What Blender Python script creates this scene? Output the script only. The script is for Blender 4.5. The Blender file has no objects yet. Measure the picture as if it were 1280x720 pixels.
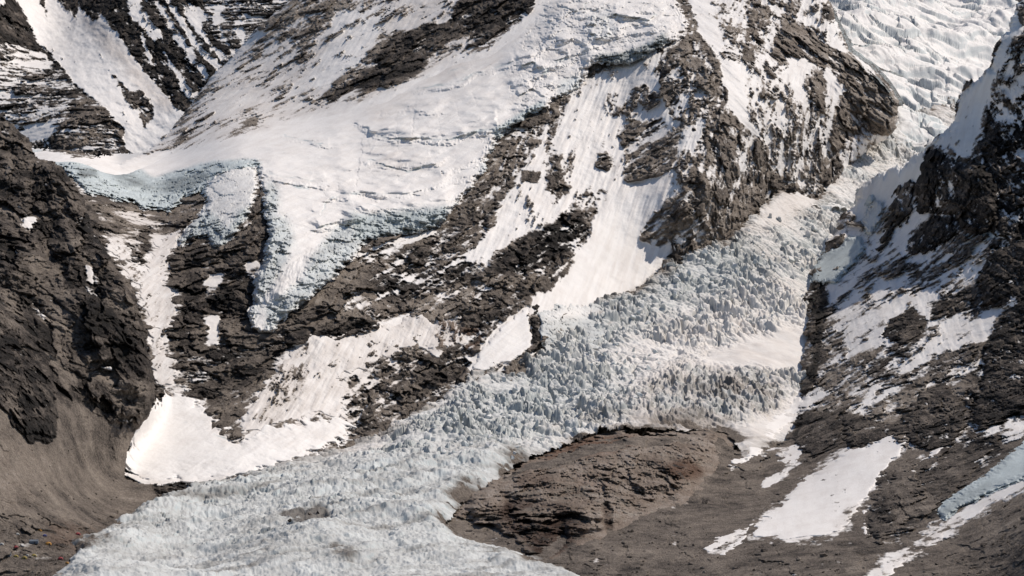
import bpy, bmesh, math, random
import numpy as np
from concurrent.futures import ThreadPoolExecutor
R = math.radians
random.seed(7)
rng = np.random.default_rng(11)
scene = bpy.context.scene
COL = scene.collection

# ---------------------------------------------------------------- camera
CAMZ, PITCH, FOV = 115.0, 3.0, 25.0
cam_d = bpy.data.cameras.new('camera'); cam = bpy.data.objects.new('camera', cam_d); COL.objects.link(cam)
cam.location = (0, 0, CAMZ); cam.rotation_euler = (R(90 + PITCH), 0, 0)
cam_d.sensor_width = 36; cam_d.angle = R(FOV); cam_d.clip_start = 1; cam_d.clip_end = 40000
scene.camera = cam
# ---------------------------------------------------------------- light
SUN = np.array([0.55, 0.20, 0.78]); SUN /= np.linalg.norm(SUN)
sun_d = bpy.data.lights.new('sun', 'SUN'); sun = bpy.data.objects.new('sun', sun_d); COL.objects.link(sun)
sun_d.energy = 3.7; sun_d.angle = R(0.6); sun_d.color = (1.0, 0.925, 0.84)
import mathutils
sun.rotation_euler = mathutils.Vector(SUN).to_track_quat('Z', 'Y').to_euler()
world = bpy.data.worlds.new('World'); scene.world = world; world.use_nodes = True
wn = world.node_tree.nodes; wl = world.node_tree.links
sky = wn.new('ShaderNodeTexSky'); sky.sky_type = 'NISHITA'; sky.sun_disc = False
sky.sun_elevation = math.asin(SUN[2]); sky.sun_rotation = math.atan2(SUN[0], SUN[1]); sky.altitude = 3000; sky.dust_density = 4.0
wl.new(sky.outputs[0], wn['Background'].inputs[0]); wn['Background'].inputs[1].default_value = 0.10
scene.view_settings.view_transform = 'Standard'; scene.view_settings.look = 'None'
scene.view_settings.exposure = 0.04; scene.view_settings.gamma = 1.0
scene.view_settings.use_curve_mapping = False

# ---------------------------------------------------------------- maths helpers
F = 640 / math.tan(R(FOV / 2)); CP, SP = math.cos(R(PITCH)), math.sin(R(PITCH))
def ray(px, py):
    u = (px - 640) / F; v = (360 - py) / F
    dy = CP - v * SP
    return u / dy, (SP + v * CP) / dy
def unproj(px, py, Y):
    dx, dz = ray(px, py)
    return np.stack([dx * Y, Y, CAMZ + dz * Y], -1)

pr = np.random.default_rng(5)
PERM = pr.permutation(256).astype(np.int32); PERM = np.concatenate([PERM, PERM, PERM])
G = pr.normal(size=(256, 3)); G /= np.linalg.norm(G, axis=1)[:, None]; G = (G * 1.5).astype(np.float32)
GX, GY, GZ = [np.concatenate([G[:, k]] * 3).copy() for k in range(3)]
POOL = ThreadPoolExecutor(4)
def _pchunk(a):
    x, y, z = a
    xi = np.floor(x); yi = np.floor(y); zi = np.floor(z)
    xf = x - xi; yf = y - yi; zf = z - zi
    xi = xi.astype(np.int32) & 255; yi = yi.astype(np.int32) & 255; zi = zi.astype(np.int32) & 255
    u = xf * xf * xf * (xf * (xf * 6 - 15) + 10); v = yf * yf * yf * (yf * (yf * 6 - 15) + 10); w = zf * zf * zf * (zf * (zf * 6 - 15) + 10)
    A = PERM[xi]; B = PERM[xi + 1]
    AA = PERM[A + yi]; AB = PERM[A + yi + 1]; BA = PERM[B + yi]; BB = PERM[B + yi + 1]
    def g(h, a, b, c):
        h = PERM[h]
        return GX[h] * a + GY[h] * b + GZ[h] * c
    x1 = xf - 1; y1 = yf - 1; z1 = zf - 1
    n00 = g(AA + zi, xf, yf, zf); n00 += u * (g(BA + zi, x1, yf, zf) - n00)
    n10 = g(AB + zi, xf, y1, zf); n10 += u * (g(BB + zi, x1, y1, zf) - n10)
    n01 = g(AA + zi + 1, xf, yf, z1); n01 += u * (g(BA + zi + 1, x1, yf, z1) - n01)
    n11 = g(AB + zi + 1, xf, y1, z1); n11 += u * (g(BB + zi + 1, x1, y1, z1) - n11)
    n00 += v * (n10 - n00); n01 += v * (n11 - n01)
    return n00 + w * (n01 - n00)
def perlin(x, y, z):
    sh = x.shape
    x, y, z = [np.ascontiguousarray(q, np.float32).ravel() for q in (x, y, z)]
    n = len(x); st = 50000
    out = list(POOL.map(_pchunk, [(x[i:i + st], y[i:i + st], z[i:i + st]) for i in range(0, n, st)]))
    return np.concatenate(out).reshape(sh)
def fbm(P, lam, octs=4, gain=0.5, seed=0.0, kind='n'):
    x, y, z = [P[..., k] / lam + seed * (17.3 + 3.1 * k) for k in range(3)]
    s = 0; a = 1.0; tot = 0
    for o in range(octs):
        q = perlin(x, y, z)
        if kind == 'r': q = 1 - 2.2 * np.abs(q)
        elif kind == 'b': q = 2.2 * np.abs(q) - 0.6
        s = s + a * q; tot += a; a *= gain
        x = x * 2.03 + 11.7; y = y * 2.03 + 5.2; z = z * 2.03 + 7.9
    return s / tot * (1.6 if kind == 'n' else 1.0)
def rot(P, deg, la, lc):
    """coordinates stretched along an image-plane direction: la metres along, lc metres across"""
    c, s = math.cos(R(deg)), math.sin(R(deg))
    return np.stack([(P[..., 0] * c + P[..., 2] * s) / la, (-P[..., 0] * s + P[..., 2] * c) / lc, P[..., 1] / (la * 0.8)], -1)
def sstep(a, b, x):
    t = np.clip((x - a) / (b - a), 0, 1); return t * t * (3 - 2 * t)
def hash2(i, j, k=0):
    h = (i.astype(np.int64) * 374761393 + j.astype(np.int64) * 668265263 + k * 974711) & 0x7fffffff
    h = ((h ^ (h >> 13)) * 1274126177) & 0x7fffffff
    return ((h ^ (h >> 16)) & 0xffff).astype(np.float32) / 65535.0
def voronoi(x, y):
    """F1, F2, cell random value"""
    xi = np.floor(x); yi = np.floor(y)
    f1 = np.full(x.shape, 9.0, np.float32); f2 = f1.copy(); cid = np.zeros(x.shape, np.float32)
    for a in (-1, 0, 1):
        for b in (-1, 0, 1):
            i = xi + a; j = yi + b
            dx = i + hash2(i, j) - x; dy = j + hash2(i, j, 1) - y
            d = np.sqrt(dx * dx + dy * dy); r = hash2(i, j, 2)
            c = d < f1
            f2 = np.where(c, f1, np.minimum(f2, d)); cid = np.where(c, r, cid); f1 = np.where(c, d, f1)
    return f1, f2, cid
def _fchunk(a):
    x, y = a
    xi = np.floor(x); yi = np.floor(y)
    f1 = np.full(x.shape, 9.0, np.float32); f2 = f1.copy(); D = [np.zeros(x.shape, np.float32) for _ in range(4)]
    for p in (-1, 0, 1):
        for q in (-1, 0, 1):
            i = xi + p; j = yi + q
            dx = i + hash2(i, j) - x; dy = j + hash2(i, j, 1) - y
            d = np.sqrt(dx * dx + dy * dy); c = d < f1
            f2 = np.where(c, f1, np.minimum(f2, d)); f1 = np.where(c, d, f1)
            D[0] = np.where(c, dx, D[0]); D[1] = np.where(c, dy, D[1]); D[2] = np.where(c, i, D[2]); D[3] = np.where(c, j, D[3])
    r1 = hash2(D[2], D[3], 2); r2 = hash2(D[2], D[3], 3); r3 = hash2(D[2], D[3], 4)
    h = (r1 - .5) * 1.1 - (r2 - .5) * 2.4 * D[0] - (r3 - .6) * 2.4 * D[1]
    return h.astype(np.float32), hash2(D[2], D[3], 6) - .5, (f2 - f1).astype(np.float32)
def facets(a, c):
    """broken planes: every cell is a flat face with a tilt of its own"""
    sh = a.shape; a = np.ascontiguousarray(a, np.float32).ravel(); c = np.ascontiguousarray(c, np.float32).ravel(); st = 60000
    out = list(POOL.map(_fchunk, [(a[i:i + st], c[i:i + st]) for i in range(0, len(a), st)]))
    return [np.concatenate([o[k] for o in out]).reshape(sh) for k in range(3)]
def inpoly(px, py, pts):
    pts = np.asarray(pts, float); m = np.zeros(px.shape, bool)
    sel = (px >= pts[:, 0].min()) & (px <= pts[:, 0].max()) & (py >= pts[:, 1].min()) & (py <= pts[:, 1].max())
    x = px[sel]; y = py[sel]; r = np.zeros(x.shape, bool)
    for k in range(len(pts)):
        x1, y1 = pts[k - 1]; x2, y2 = pts[k]
        if y1 == y2: continue
        r ^= ((y1 > y) != (y2 > y)) & (x < (x2 - x1) * (y - y1) / (y2 - y1) + x1)
    m[sel] = r
    return m
def sdist(px, py, pts, far=60.0):
    """signed distance in the tracing's units, positive inside, clipped at far"""
    pts = np.asarray(pts, float); ins = inpoly(px, py, pts)
    d = np.full(px.shape, far, np.float32)
    for k in range(len(pts)):
        x1, y1 = pts[k - 1]; x2, y2 = pts[k]
        sel = (px > min(x1, x2) - far) & (px < max(x1, x2) + far) & (py > min(y1, y2) - far) & (py < max(y1, y2) + far)
        if not sel.any(): continue
        x = px[sel]; y = py[sel]; ex, ey = x2 - x1, y2 - y1
        t = np.clip(((x - x1) * ex + (y - y1) * ey) / (ex * ex + ey * ey + 1e-9), 0, 1)
        d[sel] = np.minimum(d[sel], np.hypot(x - x1 - t * ex, y - y1 - t * ey))
    return np.where(ins, d, -d)
def blur(a, rx, ry):
    for _ in range(2):
        for ax, r in ((0, ry), (1, rx)):
            r = int(round(r))
            if r < 1: continue
            p = np.pad(a, [(r + 1, r) if k == ax else (0, 0) for k in (0, 1)], mode='edge')
            c = np.cumsum(p, axis=ax, dtype=np.float64)
            a = ((c[2 * r + 1:] - c[:-2 * r - 1]) if ax == 0 else (c[:, 2 * r + 1:] - c[:, :-2 * r - 1])) / (2 * r + 1)
    return a.astype(np.float32)
class RBF:
    """smooth distance field through surveyed points (x, y, distance)"""
    def __init__(s, pts, c=70.0, lo=None, hi=None):
        A = np.array(pts, float); s.x, s.y, s.c = A[:, 0], A[:, 1], c
        n = len(A); M = np.zeros((n + 3, n + 3))
        M[:n, :n] = np.sqrt((s.x[:, None] - s.x) ** 2 + (s.y[:, None] - s.y) ** 2 + c * c)
        M[:n, n] = 1; M[:n, n + 1] = s.x; M[:n, n + 2] = s.y; M[n:, :n] = M[:n, n:].T
        M[:n, :n] -= np.eye(n) * 2.0
        s.w = np.linalg.solve(M, np.concatenate([A[:, 2], [0, 0, 0]])); s.lo = lo or A[:, 2].min() * 0.9; s.hi = hi or A[:, 2].max() * 1.08
    def __call__(s, px, py):
        n = len(s.x); px = np.asarray(px, np.float32); py = np.asarray(py, np.float32)
        o = s.w[n] + s.w[n + 1] * px + s.w[n + 2] * py
        for k in range(n):
            o = o + np.float32(s.w[k]) * np.sqrt((px - s.x[k]) ** 2 + (py - s.y[k]) ** 2 + s.c * s.c)
        return np.clip(o, s.lo, s.hi)

# ---------------------------------------------------------------- materials
def nd(nt, typ, **kw):
    n = nt.nodes.new(typ)
    for k, v in kw.items():
        if k in ('op', 'operation'): n.operation = v
        elif k.startswith('i'): n.inputs[int(k[1:])].default_value = v
        else: setattr(n, k, v)
    return n
def terrain_material(name):
    m = bpy.data.materials.new(name); m.use_nodes = True; nt = m.node_tree; L = nt.links.new
    b = nt.nodes['Principled BSDF']
    def attr(a):
        n = nd(nt, 'ShaderNodeAttribute'); n.attribute_name = a; return n.outputs['Fac']
    geo = nd(nt, 'ShaderNodeNewGeometry').outputs['Position']
    def noise(scale, det=4, rough=0.6):
        n = nd(nt, 'ShaderNodeTexNoise'); n.inputs['Scale'].default_value = scale; n.inputs['Detail'].default_value = det
        n.inputs['Roughness'].default_value = rough; L(geo, n.inputs['Vector']); return n.outputs['Fac']
    def math_(op, a, c, clamp=False):
        n = nd(nt, 'ShaderNodeMath', operation=op); n.use_clamp = clamp
        for k, v in enumerate((a, c)):
            if isinstance(v, (int, float)): n.inputs[k].default_value = v
            else: L(v, n.inputs[k])
        return n.outputs[0]
    def ramp(f, stops):
        n = nd(nt, 'ShaderNodeValToRGB'); e = n.color_ramp.elements
        while len(e) < len(stops): e.new(0.5)
        for k, (p, c) in enumerate(stops): e[k].position = p; e[k].color = (*c, 1)
        L(f, n.inputs[0]); return n.outputs[0]
    def mix(f, a, c):
        n = nd(nt, 'ShaderNodeMix'); n.data_type = 'RGBA'; L(f, n.inputs[0])
        for k, v in ((6, a), (7, c)):
            if isinstance(v, tuple): n.inputs[k].default_value = (*v, 1)
            else: L(v, n.inputs[k])
        return n.outputs[2]
    fine = noise(0.40, 6, 0.72); mid = noise(0.055, 6, 0.68)
    # rock
    t = math_('ADD', attr('tone'), math_('MULTIPLY', math_('SUBTRACT', mid, 0.5), 0.75))
    t = math_('ADD', t, math_('MULTIPLY', math_('SUBTRACT', noise(1.3, 3, 0.7), 0.5), 0.8))
    t = math_('ADD', t, math_('MULTIPLY', math_('SUBTRACT', fine, 0.5), 0.85), True)
    rock = ramp(t, [(0.0, (.014, .012, .010)), (0.16, (.048, .039, .033)), (0.38, (.17, .14, .115)), (0.62, (.285, .236, .19)), (1.0, (.48, .425, .37))])
    rock = mix(math_('MULTIPLY', attr('red'), math_('GREATER_THAN', mid, 0.44)), rock, (.17, .082, .045))
    # snow and ice
    dirt = math_('ADD', attr('dirt'), math_('MULTIPLY', math_('SUBTRACT', mid, 0.5), 0.35), True)
    snow = ramp(dirt, [(0.0, (.87, .825, .775)), (0.35, (.70, .64, .585)), (0.7, (.46, .405, .355)), (1.0, (.22, .185, .155))])
    icen = math_('ADD', attr('dirt'), math_('MULTIPLY', math_('SUBTRACT', fine, 0.5), 0.5), True)
    icec = ramp(icen, [(0.0, (.58, .635, .63)), (0.4, (.425, .465, .46)), (0.75, (.23, .25, .245)), (1.0, (.13, .125, .115))])
    white = mix(attr('ice'), snow, icec)
    s = math_('ADD', attr('snow'), math_('MULTIPLY', math_('SUBTRACT', fine, 0.5), 0.55))
    sm = nd(nt, 'ShaderNodeMapRange'); sm.inputs[1].default_value = 0.37; sm.inputs[2].default_value = 0.63; L(s, sm.inputs[0])
    L(mix(sm.outputs[0], rock, white), b.inputs['Base Color'])
    rg = nd(nt, 'ShaderNodeMapRange'); rg.inputs[3].default_value = .92; rg.inputs[4].default_value = .62; L(sm.outputs[0], rg.inputs[0])
    L(rg.outputs[0], b.inputs['Roughness']); b.inputs['Specular IOR Level'].default_value = 0.18
    bp = nd(nt, 'ShaderNodeBump'); bp.inputs['Distance'].default_value = 3.0
    bs = nd(nt, 'ShaderNodeMapRange'); bs.inputs[3].default_value = 1.0; bs.inputs[4].default_value = 0.22; L(sm.outputs[0], bs.inputs[0])
    L(bs.outputs[0], bp.inputs['Strength']); L(fine, bp.inputs['Height']); L(bp.outputs[0], b.inputs['Normal'])
    return m
M_TER = terrain_material('mountain_ground')

# ---------------------------------------------------------------- builder of terrain sheets
CH = ('snow', 'tone', 'ice', 'dirt', 'red')  # the fourth channel holds real grime and also shade painted into snow and ice
THETAS = (-50, 0, 38, 72, 100)
def grid(x0, x1, y0, y1, sx=1.0, sy=1.0):
    def ax(a, b, s, lo, hi):
        core = np.arange(max(a, lo), min(b, hi) + 1e-6, s)
        pre = np.arange(a, core[0] - 1e-6, 4.0) if a < core[0] else np.array([])
        post = np.arange(core[-1] + 4, b + 1e-6, 4.0) if b > core[-1] + 4 else np.array([])
        return np.concatenate([pre, core, post])
    return np.meshgrid(ax(x0, x1, sx, -8, 1288), ax(y0, y1, sy, -8, 772))
def mesh_from_grid(name, P, keep, attrs, mat=M_TER, parent=None):
    H, W = keep.shape
    q = keep[:-1, :-1] & keep[1:, :-1] & keep[:-1, 1:] & keep[1:, 1:]
    used = np.zeros((H, W), bool); used[:-1, :-1] |= q; used[1:, :-1] |= q; used[:-1, 1:] |= q; used[1:, 1:] |= q
    idx = np.full((H, W), -1, np.int64); idx[used] = np.arange(used.sum())
    f = np.stack([idx[:-1, :-1][q], idx[1:, :-1][q], idx[1:, 1:][q], idx[:-1, 1:][q]], 1).astype(np.int32)
    me = bpy.data.meshes.new(name); nv = int(used.sum()); nf = len(f)
    me.vertices.add(nv); me.vertices.foreach_set('co', P[used].astype(np.float32).ravel())
    me.loops.add(nf * 4); me.loops.foreach_set('vertex_index', f.ravel())
    me.polygons.add(nf); me.polygons.foreach_set('loop_start', np.arange(0, nf * 4, 4, dtype=np.int32))
    me.polygons.foreach_set('use_smooth', np.ones(nf, bool))
    me.update(calc_edges=True)
    for c in CH:
        a = me.attributes.new(c, 'FLOAT', 'POINT'); v = attrs.get(c, 0.0)
        v = np.broadcast_to(np.asarray(v, np.float32), (H, W))[used]
        a.data.foreach_set('value', np.ascontiguousarray(v, np.float32))
    me.materials.append(mat)
    o = bpy.data.objects.new(name, me); COL.objects.link(o)
    if parent: o.parent = parent
    return o
def tag(o, label=None, cat=None, group=None, kind=None):
    for k, v in (('label', label), ('category', cat), ('group', group), ('kind', kind)):
        if v: o[k] = v
    return o
def normals(P):
    a = np.gradient(P, axis=1); b = np.gradient(P, axis=0)
    n = np.cross(b, a); n /= np.linalg.norm(n, axis=-1, keepdims=True) + 1e-9
    return n
def paint(PX, PY, P0, ops, default, warp=5.0, lam=45.0, seed=1.0):
    """lay out the kinds of surface (snow cover, rock tone, ice, dirt) over the ground, with ragged edges"""
    wx = fbm(P0, lam, 4, 0.62, seed) * warp; wy = fbm(P0, lam, 4, 0.62, seed + 3.7) * warp
    X = PX + wx; Y = PY + wy
    ch = {k: np.full(PX.shape, v, np.float32) for k, v in default.items()}
    sx = max(0.5, float(np.median(np.diff(PX[0])))); sy = max(0.25, float(np.median(np.diff(PY[:, 0]))))
    for op in ops:
        pts, vals, bl = op
        m = inpoly(X, Y, pts).astype(np.float32)
        if not m.any(): continue
        if bl: m = blur(m, bl / sx, bl / sy)
        for k, v in vals.items():
            ch[k] = ch[k] * (1 - m) + v * m
    return ch
DEF = dict(lift=0, brk=0, p=.1, tone=.35, ice=0, dirt=.08, red=0, rough=1.0, th0=0, th1=0, th2=1, th3=0, th4=0, relief=1.0)
NOTH = {('th%d' % i): 0.0 for i in range(5)}
def th(k): return {('th%d' % i): (1.0 if i == k else 0.0) for i in range(5)}
def rock_sheet(name, PX, PY, Y0, ops, default, keep, scale=1.0, warp=5.0, seed=1.0, roll=None, mat=M_TER, parent=None, amp=1.0, speck=1.0, pre=None, cracks=None, roughmul=None):
    P0 = unproj(PX, PY, Y0)
    d = dict(DEF); d.update(default)
    ch = paint(PX, PY, P0, ops, d, warp, seed=seed)
    if roughmul is not None: ch['rough'] = ch['rough'] * roughmul
    s = scale
    big = fbm(P0, 170 * s, 3, 0.5, seed + 1, 'r') - 0.45
    mid = fbm(P0, 42 * s, 3, 0.55, seed + 2, 'r') - 0.45
    st = 0
    for k, deg in enumerate(THETAS):
        w = ch['th%d' % k]
        if w.max() < 0.01: continue
        st = st + w * fbm(rot(P0, deg, 75 * s, 13 * s), 1.0, 4, 0.55, seed + 4 + k)
    pat0 = fbm(P0, 55 * s, 4, 0.6, seed + 18); lm = np.clip(.55 + 1.1 * fbm(P0, 38 * s, 3, .6, seed + 19), 0, 1.3)
    led = 0; ledt = 0; st2 = 0; rib = np.zeros(PX.shape, np.float32)
    for k, deg in enumerate(THETAS):
        w = ch['th%d' % k]
        if w.max() < 0.01: continue
        rr = rot(P0, deg, 1, 1); al = rr[..., 0] / s + 9 * lm + 6 * pat0; ac = rr[..., 1] / s + 10 * pat0
        fa, ta, ea = facets(al / 46 + .35 * pat0, ac / 22); fb, tb, eb = facets(al / 17 + 5.3 + .3 * lm, ac / 8.5 + .4 * pat0); fc, tc, ec_ = facets(al / 6.5 + 2.1, ac / 3.6 + .4 * lm)
        led = led + w * (13.0 * fa + 6.0 * fb * (.5 + lm) + 2.6 * fc - 3.0 * (1 - sstep(0, .14, ea)) - 1.6 * (1 - sstep(0, .16, eb)))
        ledt = ledt + w * (.8 * ta + .7 * tb + .55 * tc)
        rib = rib + w * (fbm(rot(P0, deg, 230 * s, 52 * s), 1.0, 3, .5, seed + 61 + k, 'r') - .4)
        st2 = st2 + w * fbm(rot(P0, deg, 46 * s, 5.5 * s), 1.0, 3, .6, seed + 33 + k)
    flu = (ch['th3'] + ch['th4'] + .6 * ch['th2']) * fbm(rot(P0, 70, 120 * s, 5.5 * s) if ch['th3'].max() > .5 else rot(P0, 42, 120 * s, 6 * s), 1.0, 3, .6, seed + 27)
    fine = fbm(P0, 11 * s, 4, 0.6, seed + 12)
    spk = fbm(P0, 7 * s, 3, 0.6, seed + 15)
    # snow lies in the hollows of the streaks and patches: p is the share of the ground it covers
    p = np.clip(ch['p'], .002, .998)
    pat = fbm(P0, 30 * s, 4, 0.62, seed + 17)
    nz = -0.50 * st - 0.55 * st2 - 0.12 * led / 6 - 0.30 * rib - 0.2 * mid - 0.2 * big + 0.25 * fine + 0.32 * spk + 0.30 * pat
    nz = nz / (nz.std() + 1e-6)
    q = 0.5 + 0.20 * speck * (nz + 1.15 * np.log(p / (1 - p)) / 1.7)
    sm = sstep(0.40, 0.60, q)
    wall = fbm(P0, 24 * s, 4, 0.58, seed + 20, 'r') - 0.45
    grit = fbm(P0, 4.5 * s, 3, 0.6, seed + 25, 'r') - .45
    rk = (13 * big + 15 * rib + 6 * mid + 4.0 * st + 1.5 * wall + 2.0 * fine + 1.2 * spk + 1.2 * grit + led) * s + (1.6 * grit + .8 * spk) * (ch['rough'] < .5)
    sn = (9 * big + 9 * rib + 3.5 * mid + 3.2 * st + 0.6 * fine + 3.0 * flu) * s - 1.0 * s
    n = amp * ch['rough'] * (rk * (1 - sm) + sn * sm)
    n = n + ch['lift'] * (1 + .3 * mid)
    if ch['brk'].max() > .02:
        bx = P0[..., 0] + 8 * fine; bz = P0[..., 2] * 1.2 + 10 * pat
        h1, t1, e1 = facets(bx / 26.0, bz / 20.0); h2, t2, e2 = facets(bx / 9.0 + 9.1, bz / 10.0); h3, t3, e3 = facets(bx / 4.0 + 3.1, bz / 5.0)
        n = n + ch['brk'] * (8.0 * h1 + 5.0 * h2 + 1.1 * h3 - 5.0 * (1 - sstep(0, .12, e1)) - 2.5 * (1 - sstep(0, .15, e2)) + .5 * grit)
    if pre is not None: n = n + pre
    Y = Y0 - n
    if roll is not None: Y = Y + roll
    P = unproj(PX, PY, Y)
    N = normals(P)
    q = q + 0.22 * (N[..., 2] - blur(N[..., 2], 10, 10)) * np.clip(1.3 - 1.25 * np.abs(2 * p - 1), 0.0, 1)
    tp = fbm(P0, 60 * s, 4, 0.6, seed + 22)
    tone = ch['tone'] + 0.26 * ledt * np.clip(ch['rough'] * 1.3 - .15, 0.05, 1) + 0.20 * tp + 0.12 * mid + 0.10 * st * np.clip(ch['rough'], 0, 1) + 0.08 * fine
    dirt = ch['dirt'] + 0.10 * (1 - sm) + 0.10 * np.clip(st, -.5, 1) * (ch['dirt'] > .12)
    dirt = dirt + .17 * flu * (p > .6) + .07 * tp + .05 * pat + .06 * st * (ch['rough'] > .3) + ch['brk'] * (.22 * pat + .18 * fine)  # snow flutes drawn in colour as well as in relief
    if cracks is not None: dirt = dirt + .30 * cracks; ch['ice'] = np.maximum(ch['ice'], np.clip(cracks * 2, 0, .9))  # crack lines coloured darker and icier
    at = dict(snow=q, tone=np.clip(tone, 0, 1), ice=ch['ice'], dirt=np.clip(dirt, 0, 1), red=ch['red'])
    o = mesh_from_grid(name, P, keep, at, mat, parent)
    return o, P
def rollback(sd, w, amount):
    t = np.clip(sd / w, 0, 1)
    return amount * (1 - np.sqrt(np.clip(1 - (1 - t) ** 2, 0, 1)))

#=SURVEY
# ================================================================ survey: distances of the ground
Y_FAR = RBF([(-60,-40,5900),(0,0,5700),(0,120,5250),(0,200,5000),(160,190,4900),(100,140,5050),(100,80,5500),(45,20,5950),(60,-20,6200),(130,20,5750),(200,0,5800),(200,100,5300),(235,140,5050),(280,90,5250),(340,0,5700),(340,-40,5900),(380,40,5450)])
Y_MTN = RBF([(100,230,2750),(60,195,3000),(180,190,3250),(110,300,2480),(200,330,2510),(200,420,2320),(205,490,2205),(150,600,2010),(330,205,2900),(260,190,3080),(300,250,2700),(320,400,2380),(285,480,2235),(330,535,2150),
  (430,550,2200),(500,530,2280),(600,465,2440),(680,430,2540),(820,315,2900),(880,300,2940),(960,240,3170),(1000,242,3215),(1040,240,3290),(1080,195,3400),
  (370,0,3750),(210,165,3420),(345,150,3260),(500,60,3460),(470,110,3300),(640,-10,3560),(640,60,3360),(640,150,3090),(560,270,2760),(450,250,2780),(450,310,2600),(400,380,2420),(500,400,2480),(600,330,2640),(720,300,2800),
  (740,80,3260),(850,-10,3560),(850,40,3330),(860,150,3070),(930,150,3130),(900,240,2970),(850,270,2900),(800,150,3140),(800,230,2960),(1000,30,3520),(1000,150,3270),(1040,-20,3680),(1110,100,3470),(1125,160,3420),(720,200,3000),(640,230,2880)])
Y_GLA = RBF([(0,800,1345),(400,800,1345),(800,800,1350),(60,720,1570),(100,680,1640),(200,720,1570),(400,720,1570),(640,720,1570),(800,720,1580),(200,620,1960),(300,600,2030),(420,565,2160),(400,640,1800),(550,640,1820),(550,560,2120),(500,520,2290),(600,465,2450),(700,520,2310),(680,430,2560),(640,390,2640),(760,420,2600),(720,385,2690),(820,320,2900),
  (780,545,2180),(920,545,2240),(850,470,2490),(880,300,2960),(960,235,3150),(1040,240,3270),(1000,320,3000),(1010,400,2780),(1000,470,2560),(1000,540,2330),(900,400,2720),(1100,190,3480),(1130,150,3670),(1190,130,3830)])
Y_UPG = RBF([(1040,250,3300),(1130,210,3480),(1110,190,3560),(1130,130,3800),(1080,60,4050),(1200,140,3850),(1150,70,4150),(1220,60,4300),(1050,0,4350),(1150,-20,4650),(1280,-20,4800),(1340,60,4400),(1280,200,3700)])
Y_LFT = RBF([(-200,80,2560),(-200,480,1740),(-200,720,1520),(0,830,1400),(150,830,1380),(-60,120,2500),(0,143,2420),(40,190,2360),(75,205,2330),(115,290,2240),(165,360,2150),(185,430,2100),(195,500,2060),(150,520,2010),(70,545,1850),(60,480,1930),(40,400,2020),(100,400,2040),(0,280,2200),(0,400,1960),(0,480,1800),(-60,480,1760),(0,560,1720),(0,640,1650),(0,720,1560),(-80,720,1540),(150,600,1990),(120,660,1740),(200,620,1930),(250,605,2000),(100,720,1560)])
Y_RGT = RBF([(1600,-60,2850),(1600,250,2450),(1600,450,2100),(1600,720,1400),(1600,830,1250),(900,830,1350),(1280,830,1240),(1340,-30,2950),(1268,12,2880),(1235,80,2850),(1195,130,2920),(1160,180,2900),(1100,215,3060),(1060,255,3080),(1035,300,3010),(1028,320,2985),(1005,370,2840),(1005,420,2690),(1000,470,2530),(995,520,2380),(960,550,2240),(915,580,2150),
  (1130,300,2850),(1100,400,2580),(1100,480,2330),(1060,540,2150),(1200,210,2790),(1220,260,2710),(1280,150,2760),(1280,250,2640),(1340,250,2600),(1280,350,2470),(1280,440,2250),(1340,440,2230),(1200,400,2470),(1200,500,2150),(1280,530,1950),(1200,580,1870),(1130,560,2010),(1050,600,1930),(950,670,1720),
  (1080,650,1740),(1180,640,1690),(1280,590,1720),(900,620,1960),(900,720,1570),(1080,720,1480),(1280,720,1400),(1340,660,1400),(760,720,1600),(640,690,1680),(560,650,1800),(600,620,1920),(700,600,1960),(800,600,1990),(900,545,2210),(780,545,2140),(700,565,2060)])

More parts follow.
